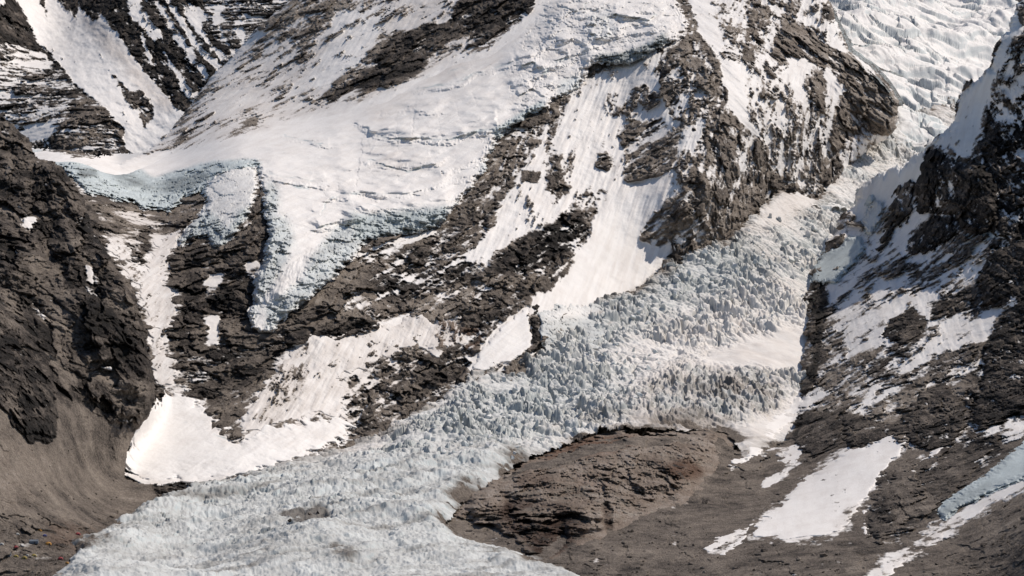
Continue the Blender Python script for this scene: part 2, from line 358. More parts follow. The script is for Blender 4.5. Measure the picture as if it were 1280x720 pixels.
# ================================================================ paint lists
FAR_OPS = [
 ([(250,-20),(365,-20),(345,60),(300,70),(260,40)], dict(p=.42, **th(1)), 3),
 ([(0,58),(25,55),(48,65),(80,90),(95,115),(100,140),(75,165),(40,178),(-10,185)], dict(p=.52, tone=.16, **th(1)), 4),
 ([(-60,-20),(20,-20),(45,45),(50,60),(30,58),(0,52),(-60,50)], dict(p=.03, tone=.05), 2),
 ([(-10,-5),(14,-5),(0,9),(-10,10)], dict(p=.8), 1),
 ([(92,122),(120,122),(150,150),(162,185),(60,192),(72,165)], dict(p=.14, tone=.30, **th(1)), 2),
 ([(35,160),(65,150),(70,160),(50,175),(38,178)], dict(p=.95), 2),
 ([(18,-5),(45,-5),(60,22),(52,-5),(72,-5),(80,8),(94,20),(97,8),(120,28),(124,14),(145,40),(160,62),(175,82),(190,100),(215,130),(234,143),(225,152),(205,170),(190,190),(158,190),(155,160),(135,140),(118,122),(92,105),(75,80),(50,55),(35,28)], dict(p=.99, dirt=.03), 1),
 ([(97,16),(126,24),(150,55),(190,100),(222,138),(205,138),(160,95),(120,50)], dict(dirt=.42), 5),  # grey half of the couloir: its shading put into the colour
 ([(137,88),(155,108),(175,115),(192,135),(190,150),(178,158),(170,140),(158,122)], dict(p=.08, tone=.22), 1),
 ([(157,-5),(167,-5),(178,8),(206,48),(192,50),(176,34),(162,18)], dict(p=.95), 1),
 ([(193,2),(199,4),(230,45),(263,95),(258,103),(235,72),(210,35)], dict(p=.93), .7),
 ([(205,-3),(212,-3),(250,55),(278,82),(271,89),(240,55)], dict(p=.93), .7),
 ([(225,3),(248,8),(259,18),(250,28),(262,50),(286,75),(280,80),(262,62),(245,38),(235,25)], dict(p=.95), .7),
 ([(267,5),(279,10),(275,30),(283,50),(297,70),(290,70),(278,48),(268,30)], dict(p=.93), .7),
 ([(291,25),(303,22),(305,45),(311,60),(302,60),(295,45)], dict(p=.93), .7),
 ([(203,63),(215,80),(235,105),(251,119),(241,129),(228,110),(213,85)], dict(p=.95), .7),
 ([(173,36),(178,40),(185,65),(194,84),(190,82),(181,66)], dict(p=.85), .6),
 ([(240,135),(250,125),(230,160),(190,195),(160,195),(165,165),(200,160),(225,145)], dict(p=1.0, dirt=.02), 2),
]
MTN_OPS = [
 # broad snow face above the hanging glacier
 ([(370,-20),(700,-20),(640,20),(560,80),(460,125),(345,155),(260,178),(150,200),(180,190),(210,160),(265,92),(330,25)], dict(p=.80, dirt=.26, tone=.45, rough=.8, **th(2)), 3),  # greyer colour stands in for the weaker light on this face
 ([(335,25),(372,-10),(480,-15),(440,22),(402,30),(378,42),(352,62),(338,48)], dict(p=.30, tone=.52), 3),
 ([(320,50),(345,42),(335,60),(322,75),(316,66)], dict(p=.3), 2),
 ([(375,30),(410,38),(392,62),(376,98),(365,95),(378,60),(352,66),(355,55)], dict(p=.5, tone=.5), 3),
 ([(300,143),(322,138),(320,160),(303,160)], dict(p=.36, tone=.55), 2),
 ([(262,95),(275,88),(250,125),(240,140),(225,160),(222,152),(245,118)], dict(p=.4, tone=.45), 2),
 ([(420,14),(482,8),(474,48),(440,88),(402,112),(388,98),(410,60)], dict(p=.95, dirt=.05), 3),
 ([(480,45),(502,38),(510,60),(495,82),(470,103),(440,112),(398,124),(410,108),(450,78),(470,58)], dict(p=.24, tone=.52, **th(2)), 2),
 ([(440,-10),(520,-10),(500,10),(470,25),(445,30)], dict(p=.6, tone=.45), 2),
 ([(572,0),(690,-20),(676,10),(650,32),(615,36),(592,46),(565,52),(543,62),(527,88),(500,100),(470,112),(440,118),(412,128),(404,120),(432,106),(462,88),(476,62),(496,42),(530,30),(560,25)], dict(p=.05, tone=.14, rough=1.0), 1.5),
 # fluted snow face under the glacier
 ([(690,150),(710,125),(740,95),(775,80),(815,55),(845,55),(832,85),(825,110),(840,150),(852,195),(845,222),(815,280),(800,299),(815,307),(845,288),(860,300),(840,325),(790,365),(720,385),(668,392),(640,420),(600,466),(586,462),(600,430),(640,390),(665,370),(690,345),(720,320),(736,295),(748,258),(720,263),(690,282),(640,303),(600,332),(580,326),(610,290),(640,235),(660,195)], dict(p=.968, dirt=.10, tone=.42, rough=.8, **th(3)), 1.5),
 ([(760,240),(830,225),(815,280),(800,299),(830,310),(790,365),(720,385),(668,392),(690,345),(736,300)], dict(p=1.0, rough=.45), 4),
 ([(684,130),(712,120),(702,150),(690,175),(700,200),(706,240),(694,262),(682,232),(680,190)], dict(p=.28, tone=.32, **th(3)), 1.5),
 ([(650,213),(676,217),(673,229),(654,226)], dict(p=.05, tone=.1), 1),
 ([(768,172),(790,150),(830,152),(845,165),(850,190),(836,217),(800,227),(778,226),(785,200)], dict(p=.25, tone=.45, **th(2)), 2),
 ([(758,122),(810,104),(822,130),(790,142),(763,147)], dict(p=.52, tone=.4), 2),
 ([(820,50),(852,48),(852,100),(836,112),(820,97)], dict(p=.45, tone=.4), 2),
 ([(744,188),(770,195),(763,216),(744,210)], dict(p=.45, tone=.3, **th(2)), 2),
 ([(722,243),(756,239),(760,254),(737,262),(725,290),(700,290)], dict(p=.33, tone=.3), 1.5),
 ([(690,200),(714,190),(716,215),(700,235)], dict(p=.5), 1.5),
 # dark rock bands
 ([(636,312),(660,290),(690,282),(700,268),(726,266),(736,285),(722,306),(690,328),(660,340),(640,345),(600,340)], dict(p=.16, tone=.05, **th(2)), 2),
 ([(455,350),(500,335),(560,332),(582,328),(600,335),(560,365),(520,385),(480,375)], dict(p=.14, tone=.12, **th(2)), 4),
 ([(430,330),(445,305),(560,285),(600,290),(575,325),(500,335)], dict(p=.30, tone=.34, **th(2)), 3),
 ([(395,402),(440,398),(484,402),(440,424),(405,420)], dict(p=.03, tone=.10), 2),
 ([(436,362),(450,368),(492,396),(465,393),(450,385)], dict(p=.75, tone=.5, dirt=.35), 2),
 ([(500,380),(600,345),(640,350),(625,380),(590,400),(540,398)], dict(p=.18, tone=.42, **th(2)), 3),
 ([(636,180),(672,155),(690,140),(660,195),(630,240),(600,285),(585,285),(605,245),(620,210)], dict(p=.18, tone=.38, **th(3)), 2),
 ([(640,395),(700,350),(725,322),(690,345),(650,380),(610,398)], dict(p=.15, tone=.30), 2),
 # central spur
 ([(836,90),(882,85),(890,150),(872,200),(850,242),(830,257),(845,215),(850,180)], dict(p=.58, tone=.42, **th(3)), 2),
 ([(850,8),(862,12),(872,42),(880,75),(895,68),(906,95),(906,120),(916,145),(940,165),(960,190),(967,212),(950,252),(920,284),(896,300),(860,292),(848,272),(880,232),(870,200),(880,160),(886,130),(872,88),(850,88),(844,70),(855,40)], dict(p=.22, tone=.50, **th(3)), 1.5),
 ([(915,195),(940,195),(945,212),(925,215)], dict(p=.6), 2),
 ([(795,297),(815,268),(830,255),(855,238),(878,250),(887,287),(872,302),(850,297),(825,307)], dict(p=.18, tone=.48, **th(2)), 1.5),
 ([(855,-10),(890,-10),(902,40),(906,70),(926,75),(932,100),(938,140),(966,180),(957,182),(935,160),(915,140),(905,100),(890,60),(876,45),(866,15)], dict(p=.98, dirt=.05, **th(0)), 1),
 # right-hand face
 ([(888,-20),(1030,-20),(1062,60),(1090,85),(1125,130),(1125,190),(1060,205),(1042,240),(1022,244),(1000,232),(988,226),(970,216),(958,190),(938,150),(930,100),(905,40)], dict(p=.68, tone=.56, **th(3)), 1.5),
 ([(890,5),(935,0),(940,60),(925,75),(908,66)], dict(p=.62), 2),
 ([(938,-5),(965,-5),(960,40),(945,80),(930,75)], dict(p=.36, tone=.5), 2),
 ([(970,42),(985,27),(1015,34),(1035,55),(1062,65),(1086,85),(1112,105),(1124,125),(1124,165),(1105,170),(1080,165),(1060,175),(1045,205),(1030,205),(1043,150),(1050,120),(1040,100),(1020,80),(1000,75),(985,80),(962,78)], dict(p=.12, tone=.56, **th(0)), 1.5),
 ([(985,75),(1006,70),(1016,85),(1010,117),(995,127),(984,100)], dict(p=.98), 1.5),
 ([(1005,90),(1030,82),(1040,100),(1030,140),(1012,140)], dict(p=.3, tone=.35), 2),
 ([(1030,84),(1059,111),(1046,127),(1034,116)], dict(p=.95), 1),
 ([(975,140),(1030,145),(1040,185),(1000,200),(975,180)], dict(p=.5, tone=.46), 3),
 ([(1042,190),(1066,178),(1062,203),(1040,243),(1022,242),(1030,215)], dict(p=.18, tone=.42, **th(3)), 1.5),
 ([(995,-10),(1030,-10),(1056,55),(1072,68),(1050,66),(1030,42),(1010,22)], dict(p=.86), 2),
 ([(1030,5),(1041,8),(1044,24),(1034,26),(1028,18)], dict(p=.1, tone=.2), 1),
 # lower left: walls around the avalanche gully
 ([(95,240),(330,240),(345,330),(330,420),(385,405),(390,440),(250,500),(190,500),(180,420)], dict(p=.07, tone=.30, **th(1)), 3),
 ([(105,245),(200,262),(205,300),(180,310),(140,300)], dict(p=.30, tone=.42, dirt=.4, **th(1)), 4),
 ([(205,262),(255,240),(262,262),(225,300),(205,300)], dict(p=.18, tone=.42, dirt=.4, **th(1)), 3),
 ([(175,285),(192,285),(190,320),(180,325)], dict(p=.05, tone=.35), 2),
 ([(225,300),(252,310),(250,370),(240,420),(225,410),(232,350)], dict(p=.02, tone=.12), 3),
 ([(255,345),(281,334),(276,360),(258,382)], dict(p=.82, dirt=.2), 2),
 ([(255,396),(276,394),(273,426),(257,432)], dict(p=.98, dirt=.12), 1.5),
 ([(300,332),(330,322),(336,350),(318,352)], dict(p=.75, dirt=.25), 2),
 ([(258,372),(318,355),(322,385),(290,395),(260,392)], dict(p=.02, tone=.12, **th(0)), 2),
 ([(230,492),(320,448),(385,405),(392,432),(330,474),(270,500)], dict(p=.02, tone=.24), 2),
 ([(270,500),(322,472),(305,545),(285,545)], dict(p=.08, tone=.42, rough=.4), 2),
 ([(320,202),(330,215),(332,260),(344,330),(330,345),(312,300),(300,290),(322,250)], dict(p=.06, tone=.26, **th(3)), 2),
 # bottom rock slab above the icefall
 ([(415,472),(500,440),(560,440),(592,448),(560,475),(500,500),(520,510),(470,545),(430,530),(440,505),(425,495)], dict(p=.20, tone=.36, dirt=.3, **th(2)), 2),
 ([(520,470),(575,448),(592,450),(570,475),(535,482)], dict(p=.03, tone=.15), 2),
 ([(575,410),(600,408),(600,430),(580,440)], dict(p=.1, tone=.42, red=.4), 2),
]
LFT_OPS = [
 ([(40,190),(78,206),(118,292),(168,362),(186,430),(194,500),(165,500),(120,420),(85,330),(60,260)], dict(lift=16), 8),
 ([(-60,150),(20,160),(45,240),(60,330),(20,360),(-60,340)], dict(lift=18), 10),
 ([(95,330),(125,345),(160,430),(160,470),(120,440)], dict(lift=10, tone=.10), 6),
 ([(20,300),(70,320),(95,400),(110,450),(90,440),(60,400)], dict(tone=.40), 6),
 ([(-70,420),(10,450),(40,470),(75,495),(100,505),(140,530),(170,540),(200,640),(260,620),(260,800),(-70,800)], dict(p=.0, tone=.43, rough=.22, **dict(NOTH, th1=.35, th3=.25)), 3),
 ([(-70,560),(40,545),(60,580),(30,640),(-70,640)], dict(tone=.52, red=.05), 14),
 ([(-70,640),(120,640),(210,620),(260,640),(260,800),(-70,800)], dict(p=.02, tone=.38, rough=.4, ice=.3, dirt=.5, **th(1)), 8),
 ([(55,655),(130,660),(110,690),(60,680)], dict(tone=.30, red=.25), 5),
 ([(-70,370),(0,375),(25,400),(45,420),(60,450),(70,480),(68,545),(40,550),(15,520),(0,490),(-70,480)], dict(p=.0, tone=.12), 2),
 ([(0,480),(20,495),(25,540),(5,545),(-20,520)], dict(tone=.45, rough=.4), 3),
 ([(0,358),(20,370),(22,400),(8,385)], dict(tone=.42), 3),
 ([(52,440),(66,445),(95,470),(98,485),(80,485)], dict(tone=.46, rough=.3), 2),
 ([(22,278),(46,270),(42,282),(24,290)], dict(p=.8, dirt=.25), 1.5),
 ([(60,250),(75,260),(120,330),(110,345),(80,300)], dict(tone=.38), 4),
 ([(30,320),(70,330),(90,400),(70,410),(40,360)], dict(tone=.36, rough=.7), 6),
 ([(0,200),(18,190),(20,230),(5,225)], dict(tone=.4), 3),
 ([(100,430),(140,445),(150,480),(110,470)], dict(tone=.32, **th(1)), 4),
 ([(130,470),(190,470),(190,520),(150,520)], dict(tone=.36, **th(1)), 4),
 ([(108,330),(115,335),(117,358),(110,352)], dict(p=.55, dirt=.4), 1),
]
RGT_OPS = [
 # slopes of mixed rock and snow
 ([(1068,258),(1110,220),(1190,300),(1250,300),(1270,340),(1200,380),(1130,420),(1040,430),(1010,380),(1030,345)], dict(p=.84, tone=.32, dirt=.10, **th(2)), 3),
 ([(1090,270),(1130,240),(1150,280),(1110,330),(1035,360),(1050,340)], dict(p=.86), 4),
 ([(1005,375),(1060,385),(1050,420),(1080,420),(1060,460),(1000,480)], dict(p=.38, tone=.38, **th(2)), 3),
 ([(1040,380),(1110,370),(1150,390),(1120,430),(1060,440)], dict(p=.74, tone=.34, **th(2)), 3),
 ([(1105,405),(1140,385),(1160,400),(1150,420),(1120,430),(1100,420)], dict(p=.04, tone=.14), 2),
 ([(1150,425),(1240,385),(1262,378),(1250,410),(1230,430),(1170,445),(1130,470),(1115,470)], dict(p=.92, dirt=.1, **th(2)), 2),
 ([(1165,450),(1215,445),(1200,475),(1165,480),(1170,465)], dict(p=.55, dirt=.2, **th(2)), 3),
 ([(1000,470),(1200,470),(1220,520),(1150,560),(1000,570)], dict(p=.27, tone=.42, **th(2)), 4),
 ([(1055,478),(1085,470),(1130,462),(1100,485),(1060,495)], dict(p=.4), 3),
 ([(1040,505),(1080,510),(1110,518),(1085,522)], dict(p=.6), 2),
 ([(1135,325),(1160,330),(1200,325),(1205,345),(1170,370),(1130,370)], dict(p=.45, **th(2)), 3),
 ([(1268,8),(1278,40),(1264,50),(1250,84),(1242,100),(1236,125),(1226,152),(1218,188),(1212,200),(1176,184),(1162,180),(1148,215),(1140,236),(1120,242),(1100,258),(1080,280),(1066,262),(1066,240),(1090,212),(1128,200),(1166,176),(1190,150),(1194,128),(1236,84),(1256,38)], dict(p=.97, dirt=.12, ice=.25, rough=.5, **th(3)), 2),
 # dark walls
 ([(1160,180),(1172,187),(1200,204),(1226,206),(1232,150),(1242,115),(1250,95),(1275,100),(1340,90),(1340,300),(1250,300),(1225,288),(1200,290),(1190,275),(1180,265),(1145,265),(1150,215)], dict(p=.16, tone=.13, rough=1.3, **th(4)), 2),
 ([(1250,60),(1340,40),(1340,110),(1290,110),(1245,100)], dict(p=.6, tone=.12, **th(3)), 3),
 ([(1192,112),(1196,128),(1194,146),(1190,140)], dict(p=.0, tone=.05), 1),
 ([(1232,62),(1240,74),(1236,84)], dict(p=.0, tone=.05), 1),
 ([(1242,105),(1275,100),(1285,115),(1250,140),(1245,125)], dict(p=.75), 2),
 ([(1262,62),(1290,55),(1290,75),(1262,76)], dict(p=.7, ice=.7), 2),
 ([(1245,145),(1280,135),(1285,150),(1260,175),(1245,165)], dict(p=.55), 2),
 ([(1245,120),(1290,130),(1290,140),(1245,148)], dict(p=.25, tone=.28), 2),
 ([(1265,190),(1290,188),(1290,200),(1268,205)], dict(p=.75), 1.5),
 ([(1250,205),(1275,210),(1260,250),(1240,270),(1235,240)], dict(p=.15, tone=.25), 3),
 ([(1140,285),(1165,270),(1190,270),(1192,290),(1175,305),(1140,315),(1137,300)], dict(p=.10, tone=.08, **th(3)), 2),
 ([(1200,290),(1250,285),(1248,300),(1225,300),(1205,298)], dict(p=.6, ice=.8, dirt=.2), 2),
 ([(1240,305),(1340,290),(1340,520),(1215,545),(1200,520),(1225,450),(1235,420),(1250,400),(1262,380),(1225,375),(1225,340),(1235,325)], dict(p=.08, tone=.18, rough=1.2, **th(4)), 3),
 ([(1225,310),(1275,280),(1275,300),(1245,320)], dict(p=.35, dirt=.2), 2),
 ([(1225,390),(1262,372),(1272,372),(1262,388),(1230,400)], dict(p=.85), 1.5),
 ([(1262,300),(1280,290),(1285,330),(1265,340)], dict(tone=.24), 3),
 ([(1160,375),(1200,365),(1240,350),(1235,385),(1190,400),(1165,410)], dict(p=.12, tone=.18, **th(2)), 3),
 ([(1000,490),(1010,475),(1020,400),(1008,380),(1018,350),(1030,345),(1035,360),(1028,420),(1020,470),(1010,495)], dict(p=.03, tone=.10), 1.5),
 ([(998,515),(1025,515),(1055,520),(1050,555),(1010,570),(990,545)], dict(p=.02, tone=.15), 2),
 ([(1055,515),(1090,528),(1130,535),(1130,545),(1080,556),(1045,566),(1015,566)], dict(p=.02, tone=.18), 2),
 ([(1100,545),(1130,520),(1150,520),(1165,560),(1140,560),(1120,550)], dict(p=.02, tone=.12), 2),
 ([(1215,520),(1280,505),(1290,540),(1230,545)], dict(p=.42, tone=.2, **th(2)), 3),
 ([(1230,545),(1280,525),(1280,540),(1235,555)], dict(p=.75, **th(2)), 2),
 # brown ground and moraine below
 ([(920,500),(985,540),(1000,560),(1120,560),(1190,550),(1230,560),(1280,545),(1340,530),(1340,820),(540,820),(540,640),(600,590),(700,540),(780,505)], dict(p=.01, tone=.38, rough=.34, relief=.4, **th(2)), 4),
 ([(1080,630),(1100,590),(1140,570),(1190,560),(1260,560),(1240,575),(1180,640),(1160,650),(1120,680),(1085,670)], dict(p=.06, tone=.30, rough=.75, **th(2)), 3),
 ([(1085,640),(1110,625),(1115,655),(1085,668)], dict(tone=.10), 3),
 ([(1150,575),(1230,545),(1270,545),(1240,570),(1180,590)], dict(p=.06, tone=.14, rough=1.0), 3),
 ([(1110,540),(1140,545),(1180,555),(1165,575),(1145,590),(1140,585),(1150,568),(1130,565)], dict(p=.3, tone=.4), 2),
 ([(920,600),(960,580),(975,590),(960,620),(930,635)], dict(p=.04, tone=.44), 3),
 ([(960,560),(1000,555),(1005,575),(975,600),(985,580)], dict(p=.45, dirt=.2, tone=.48), 2),
 ([(950,605),(985,590),(984,600),(965,606)], dict(p=.6, dirt=.15), 1.5),
 ([(880,690),(945,655),(935,665),(900,695)], dict(p=.58, dirt=.2, **th(2)), 2),
 ([(540,640),(600,600),(640,600),(640,690),(560,690)], dict(p=.05, tone=.46), 3),
 ([(860,700),(1000,675),(1090,690),(1060,740),(860,740)], dict(tone=.38), 4),
 ([(1120,720),(1190,650),(1230,628),(1300,610),(1340,760),(1100,760)], dict(tone=.42, rough=.4, p=.0), 3),
 ([(1060,700),(1100,690),(1085,720),(1060,725)], dict(tone=.45), 3),
]

# ================================================================ outlines of the ice and snow bodies
HANGING = [(40,186),(80,192),(120,196),(160,193),(200,190),(235,182),(262,178),(300,166),(345,152),(385,142),(420,131),(450,126),(480,117),(510,100),(540,85),(560,70),(590,66),(612,58),(635,42),(655,20),(668,5),(678,-45),(842,-45),(846,5),(852,18),(858,28),(855,42),(845,50),(832,52),(815,60),(800,74),(780,82),(762,79),(740,76),(728,95),(722,108),(705,118),(690,125),(682,133),(668,138),(648,150),(632,160),(622,172),(612,188),(605,208),(590,232),(572,250),(560,262),(555,275),(545,282),(520,288),(490,292),(460,298),(448,308),(442,322),(425,332),(416,345),(405,355),(385,372),(362,388),(352,400),(338,412),(325,416),(316,408),(314,390),(320,368),(318,350),(330,335),(334,310),(338,290),(333,270),(332,250),(326,225),(321,208),(308,208),(300,215),(262,235),(235,243),(212,262),(195,258),(180,262),(165,250),(145,250),(130,242),(110,240),(96,228),(80,210),(40,206)]
LOBE = [(262,226),(285,214),(304,208),(320,212),(321,235),(314,258),(300,280),(285,298),(276,308),(266,306),(260,292),(246,294),(228,306),(222,302),(236,284),(250,268),(260,252),(256,238)]
GULLY = [(135,300),(150,300),(165,325),(178,345),(185,330),(192,302),(205,297),(225,290),(222,302),(210,322),(205,345),(216,362),(223,385),(213,410),(205,420),(206,440),(220,455),(223,470),(212,480),(200,482),(192,466),(188,430),(182,405),(176,375),(165,350),(150,330),(140,315)]
CONE = [(153,580),(163,560),(160,545),(168,528),(185,510),(205,495),(218,487),(235,496),(255,512),(270,530),(285,545),(292,550),(302,546),(330,536),(360,530),(395,525),(425,521),(438,535),(430,550),(405,560),(385,570),(370,576),(340,583),(310,592),(285,600),(262,607),(240,606),(225,599),(200,607),(178,606),(165,597)]
DIRTY = [(305,540),(300,520),(320,500),(335,475),(350,450),(378,430),(390,418),(410,418),(430,424),(460,415),(490,405),(525,392),(545,402),(570,394),(577,412),(580,432),(560,430),(545,446),(520,433),(505,441),(480,451),(455,461),(430,471),(420,481),(436,486),(430,505),(433,522),(420,526),(400,516),(380,521),(350,529),(320,537)]
TRIANGLE = [(590,462),(600,438),(620,415),(645,392),(660,386),(663,410),(667,432),(650,446),(625,456),(605,467)]
PATCH = [(944,670),(943,660),(955,645),(975,630),(990,615),(1000,602),(1020,590),(1045,572),(1062,562),(1085,556),(1100,548),(1108,541),(1118,546),(1126,549),(1132,540),(1134,552),(1125,568),(1105,585),(1095,605),(1080,625),(1070,640),(1060,655),(1045,666),(1020,672),(990,674),(965,672)]
STRIP = [(911,580),(925,560),(940,545),(960,525),(985,510),(1000,490),(1004,505),(992,525),(978,536),(965,551),(945,569),(930,576),(918,583)]
CHUTE = [(1080,728),(1110,700),(1150,675),(1175,655),(1200,640),(1225,625),(1250,608),(1300,585),(1300,610),(1250,625),(1225,642),(1195,660),(1165,680),(1130,705),(1102,728)]
TONGUE = [(1174,642),(1180,628),(1195,618),(1215,605),(1240,588),(1262,568),(1300,540),(1300,592),(1250,610),(1225,622),(1200,635),(1182,650)]
KNOB = [(566,648),(576,634),(590,620),(610,606),(640,592),(665,574),(700,560),(740,548),(772,538),(800,546),(840,543),(880,538),(905,538),(920,552),(905,580),(885,602),(872,622),(850,634),(820,644),(800,656),(770,672),(740,682),(715,692),(690,700),(660,690),(635,668),(615,655)]

#=TERRAIN
# ================================================================ the setting
GRIDS = {}; KEEPS = {}
# far mountain
PX, PY = grid(-260, 400, -120, 215, 0.9, 0.9)
Y0 = Y_FAR(PX, PY)
o, P = rock_sheet('mountain_range', PX, PY, Y0, FAR_OPS, dict(p=.07, tone=.03, **th(0)), np.ones(PX.shape, bool), scale=1.3, warp=4.0, seed=2.0)
tag(o, kind='structure')
# main mountain
MTN_EDGE = [(430,-130),(400,-60),(372,-8),(340,18),(325,30),(300,58),(270,88),(240,128),(212,162),(190,184),(150,205),(80,185),(30,190),(30,660),(1060,660),(1050,320),(1034,262),(1047,240),(1066,206),(1088,184),(1108,174),(1122,160),(1124,128),(1112,104),(1095,88),(1075,72),(1062,62),(1052,40),(1044,20),(1036,-5),(1030,-60),(1025,-130)]
PX, PY = grid(30, 1210, -120, 660, 1.0, 0.9)
sd = sdist(PX, PY, MTN_EDGE, 40)
Y0 = Y_MTN(PX, PY)
jag = fbm(unproj(PX, PY, Y0), 30, 4, .6, 9.0) * 3.0
keep = sd + jag > 0
MTN_OPS_ALL = MTN_OPS + [(HANGING, dict(rough=.25), 14), (HANGING, dict(p=.99), 2), (LOBE, dict(p=.99, rough=.22, ice=.3), 3)] + [(p_, dict(p=.95, rough=.35, dirt=.3), 5) for p_ in (GULLY, CONE, DIRTY, TRIANGLE)]
o, P = rock_sheet('mountain_slope', PX, PY, Y0, MTN_OPS_ALL, dict(p=.12, tone=.39), keep, scale=1.0, warp=4.5, seed=1.0, roll=rollback(sd + jag, 14, 50))
tag(o, kind='structure'); GRIDS['mtn'] = (PX, PY, P); KEEPS['mtn'] = keep

# glacier: icefall above, flat broken ice below
GLA_EDGE = [(-20,735),(40,722),(85,700),(95,676),(130,662),(172,640),(198,626),(240,606),(300,590),(400,560),(432,552),(462,540),(480,535),(520,512),(545,498),(562,478),(592,462),(640,458),(672,438),(664,405),(668,390),(700,384),(745,372),(790,362),(815,345),(850,310),(865,296),(890,295),(905,300),(930,278),(955,250),(975,236),(1000,238),(1022,244),(1040,226),(1060,196),(1090,168),(1120,146),(1190,122),(1230,200),(1100,300),(1060,420),(1020,560),(930,575),(918,550),(905,538),(860,535),(790,533),(772,531),(740,541),(700,557),(665,570),(640,586),(610,610),(575,632),(560,655),(580,672),(640,688),(700,708),(760,740),(760,830),(-20,830)]
PX, PY = grid(-20, 1240, 115, 820, 1.0, 0.5)
Y0 = Y_GLA(PX, PY)
P0 = unproj(PX, PY, Y0)
jag = fbm(P0, 22, 4, .6, 19.0) * (5.0 + 8.0 * sstep(300, 200, PX))
sd = sdist(PX, PY, GLA_EDGE, 40) + jag
keep = sd > 0
x, y = P0[..., 0], P0[..., 1]
low = sstep(540, 600, PY + (PX - 500) * 0.06)                 # 0 icefall, 1 flat lower glacier
smooth = blur(inpoly(PX + jag, PY + jag, [(885,440),(930,425),(1000,405),(1012,420),(1005,462),(975,470),(940,464),(900,470),(860,462)]).astype(np.float32), 8, 12)
smooth = np.maximum(smooth, .9 * blur(inpoly(PX + jag, PY + jag, [(960,250),(1000,236),(1030,246),(1000,268),(960,290),(935,290)]).astype(np.float32), 6, 10))
smooth = np.maximum(smooth, .8 * blur(inpoly(PX + jag, PY + jag, [(760,560),(800,535),(930,530),(1000,490),(1010,530),(930,580)]).astype(np.float32), 6, 10))
fan = blur(inpoly(PX + jag, PY + jag, [(800,480),(850,462),(940,470),(985,490),(960,520),(900,532),(830,535),(790,515)]).astype(np.float32), 10, 14)
wx = fbm(P0, 60, 3, .5, 21.0) * 14; wy = fbm(P0, 60, 3, .5, 23.0) * 14
f1, f2, c1 = voronoi((x + wx) / 12.5, (y + wy) / 10.0)
g1, g2, c2 = voronoi((x + wx * .5) / 7.5 + 31.3, (y + wy * .5) / 6.5 + 7.7)
crack = sstep(0.02, 0.30, f2 - f1); crack2 = sstep(0.0, 0.35, g2 - g1)
und = fbm(P0, 90, 3, .5, 25.0)
chaos = sstep(-0.35, 0.45, fbm(P0, 110, 3, .55, 27.0) + 0.12)
k1, t1, q1 = facets((x + wx) / 40.0 + 2.2, (y + wy) / 30.0 + 8.1); k2, t2, q2 = facets((x + wx * .6) / 10.5, (y + wy * .6) / 9.5); k3, t3, q3 = facets(x / 4.2 + 4.4, y / 4.6)
u1, u2, uc = voronoi(((x * .83 - y * .56) + wx) / 44.0, ((x * .56 + y * .83) + wy) / 25.0)
hi = .62 * (11.0 * (uc - .4) * sstep(-.2, .3, fbm(P0, 90, 2, .5, 56.0)) - 11 * (1 - sstep(.01, .10, u2 - u1)) + 7.0 * k1 - 6 * (1 - sstep(0, .15, q1)) + c1 ** 2.2 * 12.0 * crack + 3.2 * k2 + c2 * 3.5 * crack2 * (.4 + .6 * crack) - 5 * (1 - sstep(0, .18, q2)) + 1.6 * k3 + 9.0 * fbm(np.stack([(x * .83 - y * .56 + wx) / 95, (x * .56 + y * .83 + wy * 1.5) / 26, x * 0], -1), 1.0, 4, .55, 53.0, 'r')) * (.18 + .92 * chaos) + 1.2 * fbm(P0, 5, 3, .6, 28.0)
# lower glacier: long ridges of ice lying across the flow
wv = np.stack([x / 60.0 + wx / 90, y / 16.0 + wy / 30, x * 0], -1)
lo_ = 4.6 * fbm(np.stack([x + wx, (y + wy) * .8, x * 0], -1), 26, 5, .62, 30.0, 'r') + 1.6 * fbm(P0, 7, 4, .62, 31.0, 'r') + .8 * c2 * crack2 + 4 * und + 3.0 * fbm(np.stack([x / 120 + wx / 60, y / 60, x * 0], -1), 1.0, 3, .55, 32.0, 'r')
fl = np.stack([(x + wx * .6) / 9.0, y / 50.0, x * 0], -1)
fn = 9 * fbm(fl, 1.0, 3, .5, 33.0, 'r') + 3 * k2 + 2 * fbm(P0, 8, 3, .6, 34.0)
lo_ = 1.0 * lo_ + 1.8 * k2 * sstep(-.1, .4, fbm(P0, 80, 2, .5, 51.0)) + .6 * k3
flow = fbm(np.stack([(x * .8 + y * .6) / 160 , (-x * .6 + y * .8 + wx * .7) / 17, x * 0], -1), 1.0, 4, .6, 52.0)
lo_ = lo_ + 4.0 * fbm(np.stack([(x * .8 + y * .6) / 130, (-x * .6 + y * .8 + wx) / 22, x * 0], -1), 1.0, 4, .6, 52.5, 'r')
lo_ = lo_ * (1 - .35 * sstep(610, 720, PY))
h = (hi * (1 - low) + lo_ * low) * (1 - smooth) + (1.2 * und + 1.0 * fbm(P0, 25, 3, .5, 35.0)) * smooth
h = h * (1 - fan) + fn * fan
edge = np.clip(sd / 10, 0, 1)
edge2 = sstep(0, 26, sd)
pit = blur(inpoly(PX + jag, PY + jag * .5, [(372,652),(384,645),(402,646),(410,652),(398,664),(380,668),(364,668)]).astype(np.float32), 3, 3) * sstep(-.1, .25, fbm(np.stack([x / 14, y / 30, x * 0], -1), 1.0, 3, .6, 54.0))
h = h - 9 * pit
P = P0.copy(); P[..., 2] += h * (.45 + .55 * edge2) + 5 * und * edge2 - 3 * (1 - edge) + 1.5 * edge2
N = normals(P); steep = 1 - sstep(.45, .9, N[..., 2])
